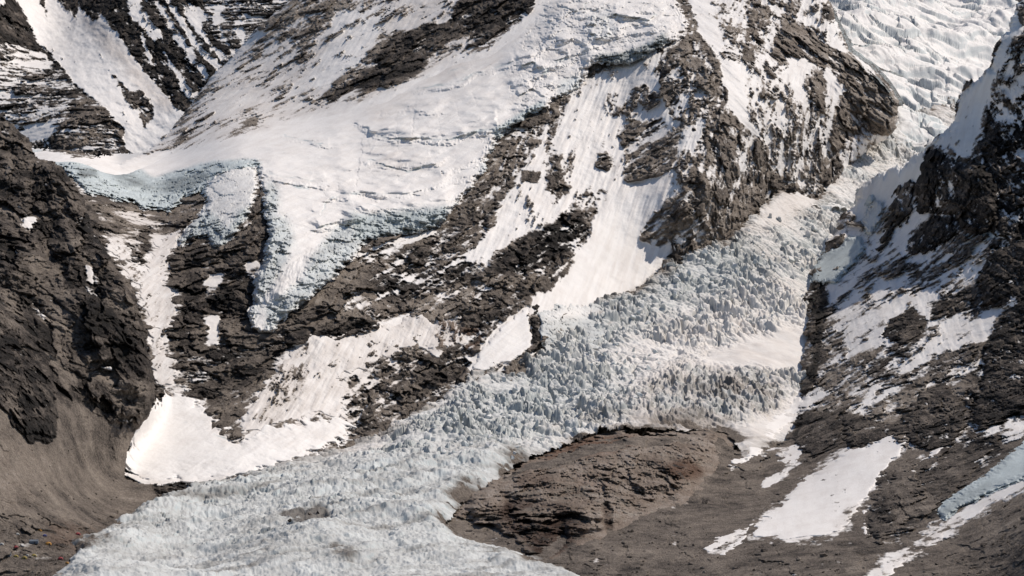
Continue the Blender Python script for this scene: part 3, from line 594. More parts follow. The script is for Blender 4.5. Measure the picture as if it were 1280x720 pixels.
dirtn = fbm(P0, 70, 4, .6, 36.0); dn2 = fbm(np.stack([x / 24, y / 26, x * 0], -1), 1.0, 5, .66, 37.0)
snowtop = sstep(-0.2, .5, fbm(P0, 50, 3, .55, 38.0) + .25)
white = blur(inpoly(PX, PY, [(800,400),(900,370),(1000,330),(1010,420),(900,440),(830,470),(740,470),(700,480),(690,450),(760,430)]).astype(np.float32), 20, 30)
mid_ = blur(inpoly(PX, PY, [(660,450),(760,400),(850,330),(930,300),(960,360),(880,400),(800,440),(760,500),(640,560),(520,570),(500,540),(580,490)]).astype(np.float32), 24, 30)
ice = np.clip(.34 + .42 * steep + .10 * mid_ - .3 * snowtop * (1 - low) * (1 - mid_) - .35 * white + .22 * low, 0.05, 1) * (1 - .9 * smooth)
dirt = (.14 + .06 * mid_) + .12 * np.clip(t2 + t1, -.5, .5) + .32 * steep * (1 - low) * (1 - .5 * white) + .15 * np.clip(dirtn, 0, 1) + .22 * fan + .26 * low * np.clip(.25 + dn2, 0, 1) + .10 * smooth * sstep(860, 1000, PX)  # steeper icefall faces coloured darker
dirt += .75 * (1 - np.clip(sd / 22, 0, 1)) * sstep(-.2, .4, dirtn + .2) * (1 - smooth) + .12 * low * np.clip(fbm(wv, .6, 4, .6, 39.0), 0, 1) + .12 * low + .55 * low * np.clip(flow, -.15, 1) + .10 * (1 - low) * np.clip(flow, 0, 1)
for pl_, v_ in (([(352,652),(372,640),(405,640),(412,650),(400,672),(375,668)], .8), ([(415,690),(450,700),(440,716),(415,706)], .5), ([(860,486),(960,470),(985,492),(940,512),(870,500)], .35)):
    dirt = dirt + v_ * blur(inpoly(PX + jag, PY + jag * .5, pl_).astype(np.float32), 3, 4) * sstep(-.3, .3, dn2 + .1)  # darkness of the sunken hollow painted in, besides the grimy bands
snow = 1.0 - .95 * np.clip(1.15 - sd / (9 + 16 * low), 0, 1) * sstep(-.1, .45, dirtn * .6 + dn2 * .8 + .1)
o = mesh_from_grid('glacier', P, keep, dict(snow=snow, tone=.42, ice=ice, dirt=np.clip(dirt, 0, 1), red=0))
tag(o, kind='structure'); GRIDS['gla'] = (PX, PY, P); KEEPS['gla'] = keep

# upper glacier basin at the head of the icefall
PX, PY = grid(1000, 1540, -120, 275, 0.9, 0.6)
Y0 = Y_UPG(PX, PY); P0 = unproj(PX, PY, Y0); x, y = P0[..., 0], P0[..., 1]
wx = fbm(P0, 110, 3, .5, 41.0) * 30
f1, f2, c1 = voronoi((x + wx) / 70.0 + 3.3, (y + wx) / 55.0)
f_ = fbm(np.stack([x / 260, (y + wx) / 150, x * 0], -1), 1.0, 4, .45, 42.0)
bl = 20 * f_ + 5 * fbm(P0, 60, 4, .55, 44.0) + 1.6 * fbm(P0, 16, 4, .6, 43.0, 'r')
for t_ in (-.45, -.28, -.12, .02, .16, .32, .48):
    wv_ = .012 + .03 * sstep(-.3, .4, fbm(P0, 120, 2, .5, 45.0 + t_))
    bl = bl + 7 * sstep(t_ - wv_, t_ + wv_, f_) * sstep(-.35, .25, fbm(P0, 150, 2, .5, 48.0 + t_))
z1, zt, ze = facets((x + wx) / 75.0, (y + wx) / 46.0); z2, zt2, ze2 = facets((x + wx) / 26.0 + 3.3, (y + wx) / 20.0)
blk = sstep(-.25, .3, fbm(P0, 170, 2, .5, 55.0))
bl = bl + (9 * z1 - 9 * (1 - sstep(0, .10, ze)) + 3.5 * z2 - 3 * (1 - sstep(0, .12, ze2))) * (.25 + .75 * blk)
P = P0.copy(); P[..., 2] += bl
N = normals(P); steep = 1 - sstep(.35, .85, N[..., 2])
o = mesh_from_grid('snow_basin', P, np.ones(PX.shape, bool), dict(snow=1.0, tone=.4, ice=np.clip(.6 * sstep(.3, 1, steep) + .2 * sstep(100, 220, PY), 0, 1), dirt=.02 + .06 * steep))
tag(o, kind='structure'); GRIDS['upg'] = (PX, PY, P)

# left ridge with its scree slope
LFT_EDGE = [(-290,30),(-90,80),(0,142),(18,158),(38,176),(44,196),(62,200),(78,206),(92,228),(104,246),(110,268),(118,292),(132,308),(142,330),(158,345),(168,362),(176,388),(184,420),(186,450),(193,470),(194,500),(186,520),(165,548),(158,575),(155,598),(180,604),(215,606),(245,604),(235,616),(205,630),(175,648),(135,668),(104,680),(100,700),(96,760),(96,840),(-290,840)]
PX, PY = grid(-280, 262, 40, 830, 0.9, 0.9)
Y0 = Y_LFT(PX, PY); P0 = unproj(PX, PY, Y0)
jag = fbm(P0, 20, 4, .6, 49.0) * 3.5
sd = sdist(PX, PY, LFT_EDGE, 50) + jag
o, P = rock_sheet('rock_ridge', PX, PY, Y0, LFT_OPS, dict(p=.015, tone=.21, **th(0)), sd > 0, scale=.85, warp=5, seed=50.0, roll=rollback(sd, 12, 30) * sstep(610, 520, PY))
tag(o, kind='structure'); GRIDS['lft'] = (PX, PY, P); KEEPS['lft'] = sd > 0

RGT_OPS += [(p_, dict(p=.8, dirt=.2), 6) for p_ in (PATCH, STRIP, CHUTE)]
# right-hand mountain wall running down to the moraine
RGT_EDGE = [(1650,-140),(1400,-70),(1285,-30),(1268,10),(1258,38),(1246,56),(1238,84),(1210,102),(1196,128),(1193,150),(1180,162),(1166,180),(1128,204),(1100,214),(1076,234),(1066,256),(1050,270),(1036,298),(1026,318),(1012,344),(1004,378),(1008,410),(1000,448),(999,490),(996,520),(984,548),(945,566),(922,566),(905,548),(860,545),(800,546),(760,550),(720,560),(690,572),(660,582),(630,598),(600,615),(572,634),(556,655),(575,672),(640,690),(700,710),(740,735),(745,850),(1650,850)]
PX, PY = grid(550, 1640, -130, 840, 1.0, 0.9)
Y0 = Y_RGT(PX, PY); P0 = unproj(PX, PY, Y0)
jag = fbm(P0, 30, 5, .6, 59.0) * 8
sd = sdist(PX, PY, RGT_EDGE, 50) + jag
o, P = rock_sheet('mountain_wall', PX, PY, Y0, RGT_OPS, dict(p=.34, tone=.32, **th(2)), sd > 0, scale=.85, warp=5, seed=60.0, roll=rollback(sd, 12, 35) * sstep(600, 520, PY))
tag(o, kind='structure'); GRIDS['rgt'] = (PX, PY, P); KEEPS['rgt'] = sd > 0
# ================================================================ bodies of snow, ice and rock that lie on it
def sampleY(px, py, keys):
    out = np.full(px.shape, 9e9, np.float32)
    for k in keys:
        GX_, GY_, P = GRIDS[k]; xs = GX_[0]; ys = GY_[:, 0]
        i = np.clip(np.searchsorted(xs, px) - 1, 0, len(xs) - 2); j = np.clip(np.searchsorted(ys, py) - 1, 0, len(ys) - 2)
        u = np.clip((px - xs[i]) / (xs[i + 1] - xs[i]), 0, 1); v = np.clip((py - ys[j]) / (ys[j + 1] - ys[j]), 0, 1)
        Yg = P[..., 1]
        val = (Yg[j, i] * (1 - u) + Yg[j, i + 1] * u) * (1 - v) + (Yg[j + 1, i] * (1 - u) + Yg[j + 1, i + 1] * u) * v
        ok = (px >= xs[0]) & (px <= xs[-1]) & (py >= ys[0]) & (py <= ys[-1])
        if k in KEEPS: ok &= KEEPS[k][j, i]
        out = np.where(ok, np.minimum(out, val), out)
    return out
def body(name, poly, keys, h, w, ops=(), default=None, seed=100.0, scale=.5, warp=3.0, amp=.35, ragged=3.0, step=.8, smoothing=6, cracks=None, sink=2.5, extra=None, parent=None, lift=None, flut=0, speck=1.0, soft=None, cliffs=()):
    A = np.array(poly, float); x0, y0 = A.min(0) - 8; x1, y1 = A.max(0) + 8
    PX, PY = grid(x0, x1, y0, y1, step, step)
    Yb = sampleY(PX, PY, keys)
    bad = Yb > 1e8
    if bad.any(): Yb[bad] = Yb[~bad].max() if (~bad).any() else 2000
    Yb = blur(Yb, smoothing / step, smoothing / step)
    P0 = unproj(PX, PY, Yb)
    sd = sdist(PX, PY, poly, max(40, w + 10)) + fbm(P0, 16, 3, .5, seed + .5) * ragged * 2.0
    t = np.clip(sd / w, 0, 1); prof = np.sqrt(np.clip(1 - (1 - t) ** 2, 0, 1))
    if soft is not None:
        ds = np.full(PX.shape, 45.0, np.float32)
        for (ax, ay), (bx, by) in zip(soft[:-1], soft[1:]):
            ex, ey = bx - ax, by - ay
            tt = np.clip(((PX - ax) * ex + (PY - ay) * ey) / (ex * ex + ey * ey), 0, 1)
            ds = np.minimum(ds, np.hypot(PX - ax - tt * ex, PY - ay - tt * ey))
        prof = prof * sstep(6, 44, ds); softk = 1 - sstep(2, 18, ds)
    pre = h * prof - sink * (1 - np.clip(sd / 2.5, 0, 1))
    if lift is not None: pre = pre + lift(PX, PY, P0) * t
    if flut: pre = pre + flut * fbm(rot(P0, 86, 30, 5.0), 1.0, 3, .55, seed + 2, 'r') * (1 - t) * 2
    for (pts, hpx, dep) in cliffs:
        jx = fbm(P0, 22, 3, .6, seed + 41) * 4; jy = fbm(P0, 22, 3, .6, seed + 42) * 5
        d = np.full(PX.shape, 400.0, np.float32); sg = np.ones(PX.shape, np.float32); ov = np.zeros(PX.shape, np.float32)
        for (ax, ay), (bx, by) in zip(pts[:-1], pts[1:]):
            ex, ey = bx - ax, by - ay; X = PX + jx - ax; Yq = PY + jy - ay
            tr = (X * ex + Yq * ey) / (ex * ex + ey * ey); tt = np.clip(tr, 0, 1)
            dd = np.hypot(X - tt * ex, Yq - tt * ey); c = dd < d
            sg = np.where(c, np.sign(X * ey - Yq * ex), sg); ov = np.where(c, np.abs(tr - tt) * math.hypot(ex, ey), ov); d = np.minimum(d, dd)
        cf = np.where(sg > 0, np.exp(-d / 45), np.clip(1 - d / hpx, 0, 1)) * np.exp(-(ov / 12) ** 2)
        pre = pre + dep * cf * (.8 + .5 * fbm(P0, 40, 2, .5, seed + 43)) + 3.0 * (sg < 0) * (d < hpx) * fbm(rot(P0, 88, 40, 5.0), 1.0, 3, .6, seed + 44, 'r')
    ck = None
    if cracks is not None:
        ck = np.zeros(PX.shape, np.float32); jx = fbm(P0, 30, 3, .6, seed + 7) * 3.5; jy = fbm(P0, 30, 3, .6, seed + 8) * 3.5
        for (pts, dep, wid, stp) in cracks:
            d = np.full(PX.shape, 60.0, np.float32); sg = np.ones(PX.shape, np.float32); ov = np.zeros(PX.shape, np.float32)
            for (ax, ay), (bx, by) in zip(pts[:-1], pts[1:]):
                ex, ey = bx - ax, by - ay; X = PX + jx - ax; Yq = PY + jy - ay
                tr = (X * ex + Yq * ey) / (ex * ex + ey * ey); tt = np.clip(tr, 0, 1); lo_v = np.abs(tr - tt) * math.hypot(ex, ey)
                dd = np.hypot(X - tt * ex, Yq - tt * ey); c = dd < d
                sg = np.where(c, np.sign(X * ey - Yq * ex), sg); ov = np.where(c, lo_v, ov); d = np.minimum(d, dd)
            g = np.exp(-(d / (wid * .8)) ** 2) * np.clip(.55 + 1.3 * fbm(P0, 28, 3, .6, seed + 9), .05, 1.2)
            pre = pre - .55 * dep * g + stp * np.where(sg > 0, sstep(0, 1.6, d), 0) * np.exp(-d / 14) * np.exp(-(ov / 2.0) ** 2) * np.clip(.7 + 1.2 * fbm(P0, 45, 2, .6, seed + 13), .1, 1.4)
            ck = np.maximum(ck, g * .4)
    if soft is not None: pre = pre * sstep(1, 42, ds) - 4.5 * softk
    d = dict(p=1.0, tone=.4, ice=0, dirt=.06, rough=1.0); d.update(default or {})
    rm = .12 + .88 * sstep(-2, 14, sd)
    if soft is not None: rm = rm * (.05 + .95 * sstep(2, 40, ds))
    keep = sd > -2.5
    o, P = rock_sheet(name, PX, PY, Yb, list(ops), d, keep, scale=scale, warp=warp, seed=seed, amp=amp, pre=pre, cracks=ck, parent=parent, speck=speck, roughmul=rm)
    GRIDS[name + str(seed)] = (PX, PY, P); KEEPS[name + str(seed)] = keep
    return o, P

HANG_OPS = [
 ([(640,80),(655,40),(690,-10),(842,-10),(858,28),(850,50),(800,76),(740,78),(722,110),(690,128),(650,150),(640,120)], dict(brk=.35), 8),
 ([(735,18),(765,14),(772,40),(750,52),(735,45)], dict(brk=.7, ice=.25), 3),
 ([(40,186),(80,194),(110,203),(140,206),(175,212),(195,222),(220,212),(260,203),(300,198),(325,200),(325,215),(300,222),(250,245),(212,268),(150,255),(110,245),(40,210)], dict(ice=.95, dirt=.20, brk=.75), 2),
 ([(95,208),(120,212),(122,222),(100,222)], dict(ice=1, dirt=.8), 2),  # shade under the lip painted into the ice
 ([(132,212),(165,217),(190,232),(215,222),(258,213),(262,222),(230,238),(190,240),(150,228)], dict(ice=1, dirt=.66, brk=.7), 3),  # stripe of painted shade along the camera-facing ice band
 ([(332,225),(345,228),(350,250),(345,270),(360,272),(368,300),(352,340),(330,372),(310,415),(320,365),(316,350),(330,330)], dict(ice=.72, dirt=.24, brk=.75), 4),
 ([(440,262),(405,300),(385,325),(378,350),(350,372),(330,385),(330,418),(360,395),(410,358),(450,312),(470,285)], dict(ice=.70, dirt=.24, brk=.75), 4),
 ([(440,268),(480,265),(520,262),(560,258),(562,285),(500,296),(450,305)], dict(ice=.95, dirt=.38, brk=.75), 3),  # shaded cliff face painted as darker ice
 ([(560,262),(592,235),(610,190),(632,160),(650,148),(655,155),(625,195),(600,240),(570,275)], dict(ice=.6, dirt=.15, brk=.75), 3),
 ([(615,160),(640,148),(680,124),(684,140),(650,155),(620,178)], dict(ice=.9, dirt=.22, brk=.75), 2),
 ([(740,70),(775,66),(800,60),(830,40),(838,52),(800,80),(765,84)], dict(ice=.9, dirt=.6, brk=.75), 2),  # colour darkened to paint this cliff in shade
 ([(700,100),(725,95),(728,112),(695,122)], dict(ice=.5), 2),
 ([(560,72),(610,60),(640,40),(620,80),(560,100),(520,110),(530,95)], dict(dirt=.26), 6),  # from here on, grey swaths paint in the shading of the undulations
 ([(460,130),(500,112),(520,118),(480,150),(460,150)], dict(dirt=.22), 6),
 ([(455,185),(520,190),(540,205),(500,215),(470,205)], dict(dirt=.22), 6),
]
HANG_CLIFFS = [
 ([(440,272),(470,267),(500,264),(530,263),(556,258)], 26, 34),
 ([(738,70),(770,66),(800,58),(834,40)], 18, 26),
 ([(88,206),(130,211),(172,228),(212,221),(255,212),(300,203)], 26, 28),
 ([(612,166),(645,149),(682,127)], 15, 18),
 ([(452,158),(470,167),(490,172),(515,171),(540,174),(562,174),(580,168),(600,163),(622,159)], 7, 15),
 ([(440,305),(412,322),(385,338),(352,368)], 20, 16),
 ([(334,250),(346,285),(338,330),(322,372)], 12, 10),
 ([(738,42),(750,47),(762,44),(772,38)], 9, 14), ([(768,16),(790,22),(812,26),(824,18)], 7, 12), ([(652,80),(668,75),(682,84)], 8, 10), ([(682,92),(692,80),(716,70)], 7, 9),
 ([(462,203),(500,206),(545,203)], 6, 10), ([(400,285),(425,277),(447,271)], 8, 12),
 ([(520,113),(552,107),(577,103),(594,92),(614,88),(640,78)], 5, 9), ([(322,161),(345,153),(362,149),(385,146),(410,139),(432,132)], 4, 6),
 ([(415,250),(445,241),(470,244),(512,243)], 5, 8), ([(455,257),(478,262),(502,268)], 4, 6), ([(335,219),(358,224),(386,228),(405,232)], 5, 8), ([(355,170),(385,175),(410,182)], 4, 6),
 ([(560,215),(585,205),(605,195)], 6, 8), ([(530,235),(560,226),(588,222)], 5, 7), ([(480,140),(510,136),(545,140)], 4, 6), ([(645,105),(668,98),(690,104)], 7, 10), ([(700,52),(722,46),(735,55)], 6, 9), ([(790,44),(812,40),(835,30)], 6, 10), ([(690,22),(712,16),(740,24)], 6, 9),

]
HANG_CRACKS = [
 ([(322,160),(345,152),(362,148),(385,145),(410,138),(432,131)], 5, 1.6, 4.5),
 ([(520,112),(550,107),(575,103),(592,92),(612,88),(640,78)], 4, 1.5, 6.0),
 ([(452,158),(470,168),(490,173),(515,171),(540,174),(562,174),(580,168),(600,163),(620,160)], 4, 2.4, 13.5),
 ([(415,250),(425,243),(445,240),(470,243),(510,242)], 3, 1.1, 4.5),
 ([(336,217),(355,221),(380,224),(402,229)], 4, 1.2, 4.5),
 ([(340,226),(362,231),(386,236)], 4, 1.5, 4.5),
 ([(455,256),(475,261),(500,268)], 3, 1.0, 4.5),
 ([(462,200),(480,207),(510,214),(540,206)], 2.5, 2, 6.0),
 ([(355,170),(385,176),(408,182)], 3, 1.1, 3.0),
 ([(400,268),(410,250),(420,243)], 2.5, 1.1, 3.0),
 ([(400,285),(425,277),(445,270)], 3, 2.0, 7.5),
 ([(652,82),(665,77),(678,86)], 3, 2, 12.0),
 ([(680,92),(690,80),(712,72)], 3, 2, 9.0),
 ([(768,18),(790,22),(812,26),(820,18)], 4, 2, 12.0),
 ([(738,42),(748,48),(762,44)], 4, 2, 13.5),
 ([(700,10),(722,14),(735,5)], 3, 1.6, 9.0),
 ([(650,120),(665,112),(680,120)], 3, 2, 9.0),
 ([(560,90),(575,85),(590,88)], 2, 1.2, 4.5),
]
o, P = body('hanging_glacier', HANGING, ['mtn'], 17, 8, HANG_OPS, dict(dirt=.07, rough=1.0, **th(2)), seed=101.0, scale=.9, amp=.75, ragged=3.0, step=.8, smoothing=9, cracks=HANG_CRACKS, flut=7, cliffs=HANG_CLIFFS, soft=[(150,194),(200,190),(235,182),(262,178),(300,166),(345,152),(385,142),(420,131),(450,126),(480,117),(510,100),(540,85),(560,70),(590,66),(612,58),(635,42),(655,20),(668,5),(678,-45)])
tag(o, 'long white hanging glacier draped across the mountain slope, with ice cliffs and a narrow tongue', 'hanging glacier')
o, P = body('ice_lobe', LOBE, ['mtn', 'hanging_glacier101.0'], 16, 9, [([(222,300),(250,270),(262,262),(285,285),(300,262),(315,262),(280,310),(240,310)], dict(ice=.85, dirt=.28, brk=.7), 3)], dict(dirt=.08, ice=.2, brk=.25), seed=102.0, scale=.6, amp=.8, ragged=2.5, cracks=[([(238,280),(255,276),(268,285),(278,300)], 5, 2, 7), ([(262,235),(280,245),(290,240)], 3, 2, 5)], flut=5)
tag(o, 'small lobe of broken blue and white ice hanging beside the brown rock rib', 'ice lobe')
o, P = body('snow_gully', GULLY, ['mtn'], 2.5, 6, [([(135,296),(165,296),(180,345),(182,400),(170,360)], dict(p=.8), 3), ([(186,410),(182,470),(174,470)], dict(p=.5), 2)], dict(p=.95, dirt=.26, tone=.42, **th(3)), seed=103.0, amp=.5, ragged=4.5, sink=2)
tag(o, 'narrow Y shaped avalanche gully filled with greyish snow between dark rock walls', 'snow gully')
o, P = body('snow_cone', CONE, ['mtn', 'gla', 'lft'], 9, 44, [([(270,550),(300,548),(420,522),(440,540),(390,560),(330,560)], dict(dirt=.16), 10), ([(250,512),(275,535),(292,552),(280,556),(258,530)], dict(dirt=.3), 4), ([(155,585),(200,600),(260,600),(300,590),(300,600),(200,612),(150,600)], dict(dirt=.25), 4)], dict(dirt=.0), seed=104.0, amp=.45, ragged=5, smoothing=12, cracks=[([(204,532),(212,529),(222,531),(232,529)], 2.5, 1.3, 0), ([(266,541),(274,545),(284,549),(296,549)], 4, 1.6, 0)])
tag(o, 'bright white cone of avalanche snow spread at the foot of the gully', 'snow cone')
o, P = body('snow_field', DIRTY, ['mtn'], 3, 8, [([(345,455),(385,425),(385,480),(355,520),(320,530)], dict(p=.82, dirt=.45), 4), ([(365,470),(380,430),(390,430),(378,475),(350,515)], dict(p=.35), 3), ([(440,470),(480,445),(500,440),(470,470)], dict(dirt=.5), 4), ([(540,400),(575,395),(580,430),(550,440)], dict(p=.75, dirt=.4, red=.3), 3)], dict(p=.985, dirt=.30, tone=.48, **th(3)), seed=105.0, amp=.9, ragged=4, sink=2)
tag(o, 'wide sheet of dirty pinkish old snow streaked with mud above the snow cone', 'snow field')
o, P = body('snow_wedge', TRIANGLE, ['mtn'], 5, 7, (), dict(dirt=.06), seed=106.0, amp=.4, ragged=2)
tag(o, 'clean white triangular snow wedge beside the icefall, under the brown rock', 'snow patch')
o, P = body('rock_mound', KNOB, ['rgt', 'gla'], 24, 34, [
  ([(612,640),(640,620),(700,625),(740,650),(715,690),(680,700),(640,670)], dict(tone=.30, rough=1.3, **th(1)), 6),
  ([(645,668),(700,645),(708,648),(706,680),(680,700)], dict(tone=.12, lift=-20), 2),  # this and the next recesses are coloured darker to paint in their shade
  ([(640,650),(720,640),(730,648),(650,658)], dict(tone=.2, lift=-9), 1.5), ([(628,615),(640,620),(642,660),(632,650)], dict(tone=.2, lift=-8), 2),
  ([(752,632),(760,626),(766,640),(763,668),(755,662)], dict(tone=.3, lift=-9), 1.5), ([(775,680),(812,660),(818,663),(780,686)], dict(tone=.2, lift=-8), 1),
  ([(672,566),(740,545),(790,545),(800,552),(765,566),(690,575),(675,575)], dict(red=.7, tone=.55), 3),
  ([(830,585),(860,570),(880,590),(870,600),(840,600)], dict(red=.5, tone=.35), 3), ([(720,590),(760,600),(755,620),(720,610)], dict(red=.35), 4),
  ([(640,580),(670,575),(690,600),(650,620)], dict(red=.3, tone=.5), 4)],
  dict(p=.0, tone=.66, red=.22, rough=1.35, **dict(th(2), th2=.45, th4=.35, th0=.3)), seed=107.0, scale=.8, amp=1.0, ragged=3, smoothing=14, sink=3, cliffs=[([(596,632),(640,616),(690,624),(728,642),(750,660)], 50, 34), ([(650,585),(700,582),(760,595),(820,590),(860,600)], 24, 14)], soft=[(925,556),(908,584),(888,606),(875,626),(853,638),(823,648),(803,660),(773,676),(743,686),(718,696)])
tag(o, 'rounded mound of brown and rusty bare rock rising below the icefall', 'rock mound')
o, P = body('snow_patch', PATCH, ['rgt'], 4, 9, [([(1040,650),(1075,625),(1065,655),(1045,668)], dict(p=.8, dirt=.2), 2), ([(990,610),(1040,575),(1080,558),(1060,580),(1010,605)], dict(dirt=.15), 4)], dict(p=.985, dirt=.06, **th(2)), seed=108.0, amp=.3, ragged=2.5)
tag(o, 'largest clean snow patch, lying on the brown gravel below the dark crags', 'snow patch')
o, P = body('snow_strip', STRIP, ['rgt', 'gla'], 4, 6, (), dict(dirt=.05), seed=109.0, amp=.3, ragged=2.5)
tag(o, 'slanting strip of snow between the rock mound and the dark crag wall', 'snow strip')
o, P = body('snow_chute', CHUTE, ['rgt'], 2.5, 6, [([(1110,705),(1160,672),(1200,645),(1205,650),(1160,682),(1120,708)], dict(p=.45, dirt=.3), 2), ([(1150,705),(1200,660),(1190,690)], dict(ice=.5), 4)], dict(p=.97, dirt=.12, **th(2)), seed=110.0, amp=.4, ragged=2.5)
tag(o, 'long thin ribbon of snow running down the moraine beside the blue ice tongue', 'snow chute')
o, P = body('ice_tongue', TONGUE, ['rgt', 'snow_chute110.0'], 11, 11, [([(1174,640),(1200,616),(1240,600),(1235,618),(1185,652)], dict(dirt=.5), 5), ([(1230,605),(1290,580),(1290,592),(1240,615)], dict(dirt=.32), 4)], dict(ice=1, dirt=.16), seed=111.0, amp=.5, ragged=1.5, flut=4)
tag(o, 'smooth pale blue tongue of glacier ice with a blunt dark end', 'ice tongue')
for k, (pl, lab) in enumerate([
   ([(948,608),(958,598),(975,590),(985,588),(984,597),(970,606),(955,612)], 'small ragged snow patch on brown gravel left of the largest snow patch'),
   ([(975,580),(985,560),(1002,552),(1004,570),(998,580),(985,582)], 'snow scrap tucked under the foot of the dark crag'),
   ([(880,684),(900,670),(925,660),(942,654),(936,664),(910,678),(886,692)], 'upper of two thin snow streaks at the tip of the largest snow patch'),
   ([(896,694),(910,682),(930,668),(938,664),(930,676),(906,696)], 'lower of two thin snow streaks at the tip of the largest snow patch'),
   ([(1146,584),(1152,576),(1165,565),(1178,554),(1180,560),(1168,574),(1155,584)], 'narrow snow scrap among dark rocks above the blue ice tongue'),
   ([(1077,660),(1080,640),(1084,655),(1086,668),(1080,672)], 'thin upright snow sliver at the edge of the dark brown rock')]):
    o, P = body('snow_patch', pl, ['rgt'], 2, 4, (), dict(p=.95, dirt=.12), seed=120.0 + k, amp=.3, ragged=2.2, step=.6)
    tag(o, lab, 'snow patch', 'snow patches on the lower right slopes')
for k, (pl, lab, ic) in enumerate([
   ([(1014,352),(1018,335),(1030,314),(1048,309),(1060,297),(1074,296),(1082,308),(1070,326),(1052,342),(1045,354)], 'big grey blue ice block with a shaded face at the foot of the snowy crest', .95),
   ([(1070,260),(1071,238),(1090,230),(1092,250),(1080,260)], 'small grey ice block high on the edge of the crag wall', .95),
   ([(1078,275),(1094,252),(1104,252),(1100,275),(1085,296)], 'steep pale ice block between two grey ones on the crag edge', .6)]):
    o, P = body('ice_block', pl, ['rgt', 'gla', 'mtn'], 14, 6, (), dict(ice=ic, dirt=.30), seed=130.0 + k, amp=.6, ragged=1.5, step=.6, flut=5, smoothing=10)
    tag(o, lab, 'ice block', 'ice blocks along the crag edge')
# crags
CRAG = dict(p=.03, tone=.14, rough=1.0, **th(4))
for k, (pl, key, h, w, ops, df, lab) in enumerate([
   ([(-20,370),(0,372),(12,385),(28,405),(45,424),(58,440),(66,465),(72,482),(70,510),(69,545),(60,556),(40,552),(22,540),(10,520),(0,505),(-20,495)], ['lft'], 16, 16, [([(0,470),(25,490),(30,535),(10,525)], dict(tone=.34), 4)], dict(CRAG, tone=.13, **th(0)), 'dark jagged crag standing out of the grey scree at the picture edge'),
   ([(995,520),(1010,512),(1030,514),(1052,522),(1058,545),(1048,558),(1020,570),(1002,566),(990,552)], ['rgt'], 14, 12, [], dict(CRAG, tone=.20, **th(2)), 'blunt dark crag at the lower left foot of the rock wall'),
   ([(1052,516),(1075,522),(1100,530),(1130,532),(1138,540),(1110,545),(1085,556),(1062,562),(1056,545)], ['rgt'], 10, 10, [], dict(CRAG, tone=.17, **th(2)), 'low dark crag directly above the largest snow patch'),
   ([(1128,520),(1150,490),(1180,480),(1205,500),(1208,530),(1190,555),(1160,562),(1140,556),(1132,540)], ['rgt'], 16, 14, [], dict(CRAG, tone=.17, **th(3)), 'grey steep crag with a rounded top right of the largest snow patch'),
   ([(1143,230),(1150,212),(1158,185),(1172,184),(1180,200),(1205,206),(1228,208),(1245,225),(1248,262),(1236,290),(1222,292),(1200,284),(1192,268),(1168,266),(1148,268)], ['rgt'], 26, 16, [([(1170,220),(1195,215),(1190,250),(1172,262)], dict(p=.3, tone=.2), 3)], dict(CRAG, tone=.06, rough=1.3, p=.05), 'black vertical rock cliff below the snowy crest of the wall'),
   ([(1112,268),(1120,240),(1132,224),(1142,228),(1140,262),(1132,276),(1118,282),(1104,312),(1096,318),(1104,290)], ['rgt'], 12, 7, [([(1118,235),(1140,230),(1138,262),(1122,268)], dict(tone=.38, p=.25), 2)], dict(CRAG, tone=.12), 'narrow rock rib with a pale brown face on the snow edge'),
   ([(1136,318),(1138,298),(1152,284),(1168,272),(1190,276),(1196,292),(1180,304),(1160,312),(1146,320)], ['rgt'], 10, 9, [], dict(CRAG, tone=.08, p=.12, **th(3)), 'small black crag in the snow under the vertical cliff'),
   ([(1222,540),(1215,520),(1228,470),(1232,432),(1248,408),(1262,388),(1226,380),(1224,345),(1234,322),(1250,306),(1300,296),(1300,515),(1260,522)], ['rgt'], 26, 20, [([(1255,378),(1268,370),(1270,378),(1235,398)], dict(p=.8), 2)], dict(CRAG, tone=.13, rough=1.2), 'tall dark rock buttress at the right picture edge'),
   ([(1104,412),(1118,398),(1140,388),(1158,398),(1152,416),(1132,428),(1112,428)], ['rgt'], 8, 9, [], dict(CRAG, tone=.15, p=.04, **th(2)), 'dark oval rock outcrop surrounded by snow in the middle of the wall'),
   ([(1085,642),(1100,612),(1125,590),(1160,572),(1200,566),(1235,566),(1215,592),(1180,628),(1160,642),(1120,662),(1100,680),(1088,674)], ['rgt'], 9, 14, [([(1085,645),(1108,625),(1112,655),(1092,672)], dict(tone=.1), 4)], dict(CRAG, tone=.32, rough=.8, **th(2)), 'brown streaked rock outcrop between the largest snow patch and blue ice tongue'),
   ([(838,322),(840,306),(848,302),(854,312),(853,324),(845,328)], ['mtn', 'gla'], 8, 5, [], dict(CRAG, tone=.10), 'small dark rock stump at the top left edge of the icefall'),
   ([(663,392),(670,384),(674,400),(676,425),(680,436),(670,438),(666,418)], ['mtn', 'gla'], 5, 4, [], dict(CRAG, tone=.08), 'thin black rock strip beside the clean white triangular snow wedge')]):
    o, P = body('rock_crag', pl, key, h, w, ops, df, seed=140.0 + k, scale=.6, amp=1.0, ragged=3.5, step=.8, smoothing=8, sink=3)
    tag(o, lab, 'crag', 'crags of the mountain walls')
# ice wall along the basin, its shade painted in as a dark colour
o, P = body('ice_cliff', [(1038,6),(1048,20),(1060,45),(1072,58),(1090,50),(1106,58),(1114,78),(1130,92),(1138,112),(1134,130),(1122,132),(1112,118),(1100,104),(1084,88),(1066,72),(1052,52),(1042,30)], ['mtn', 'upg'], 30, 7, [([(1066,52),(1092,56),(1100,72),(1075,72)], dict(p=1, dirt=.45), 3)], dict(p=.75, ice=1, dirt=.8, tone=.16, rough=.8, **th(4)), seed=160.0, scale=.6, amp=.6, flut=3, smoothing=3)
tag(o, 'dark grey shaded ice cliff along the edge of the snow basin', 'ice cliff')
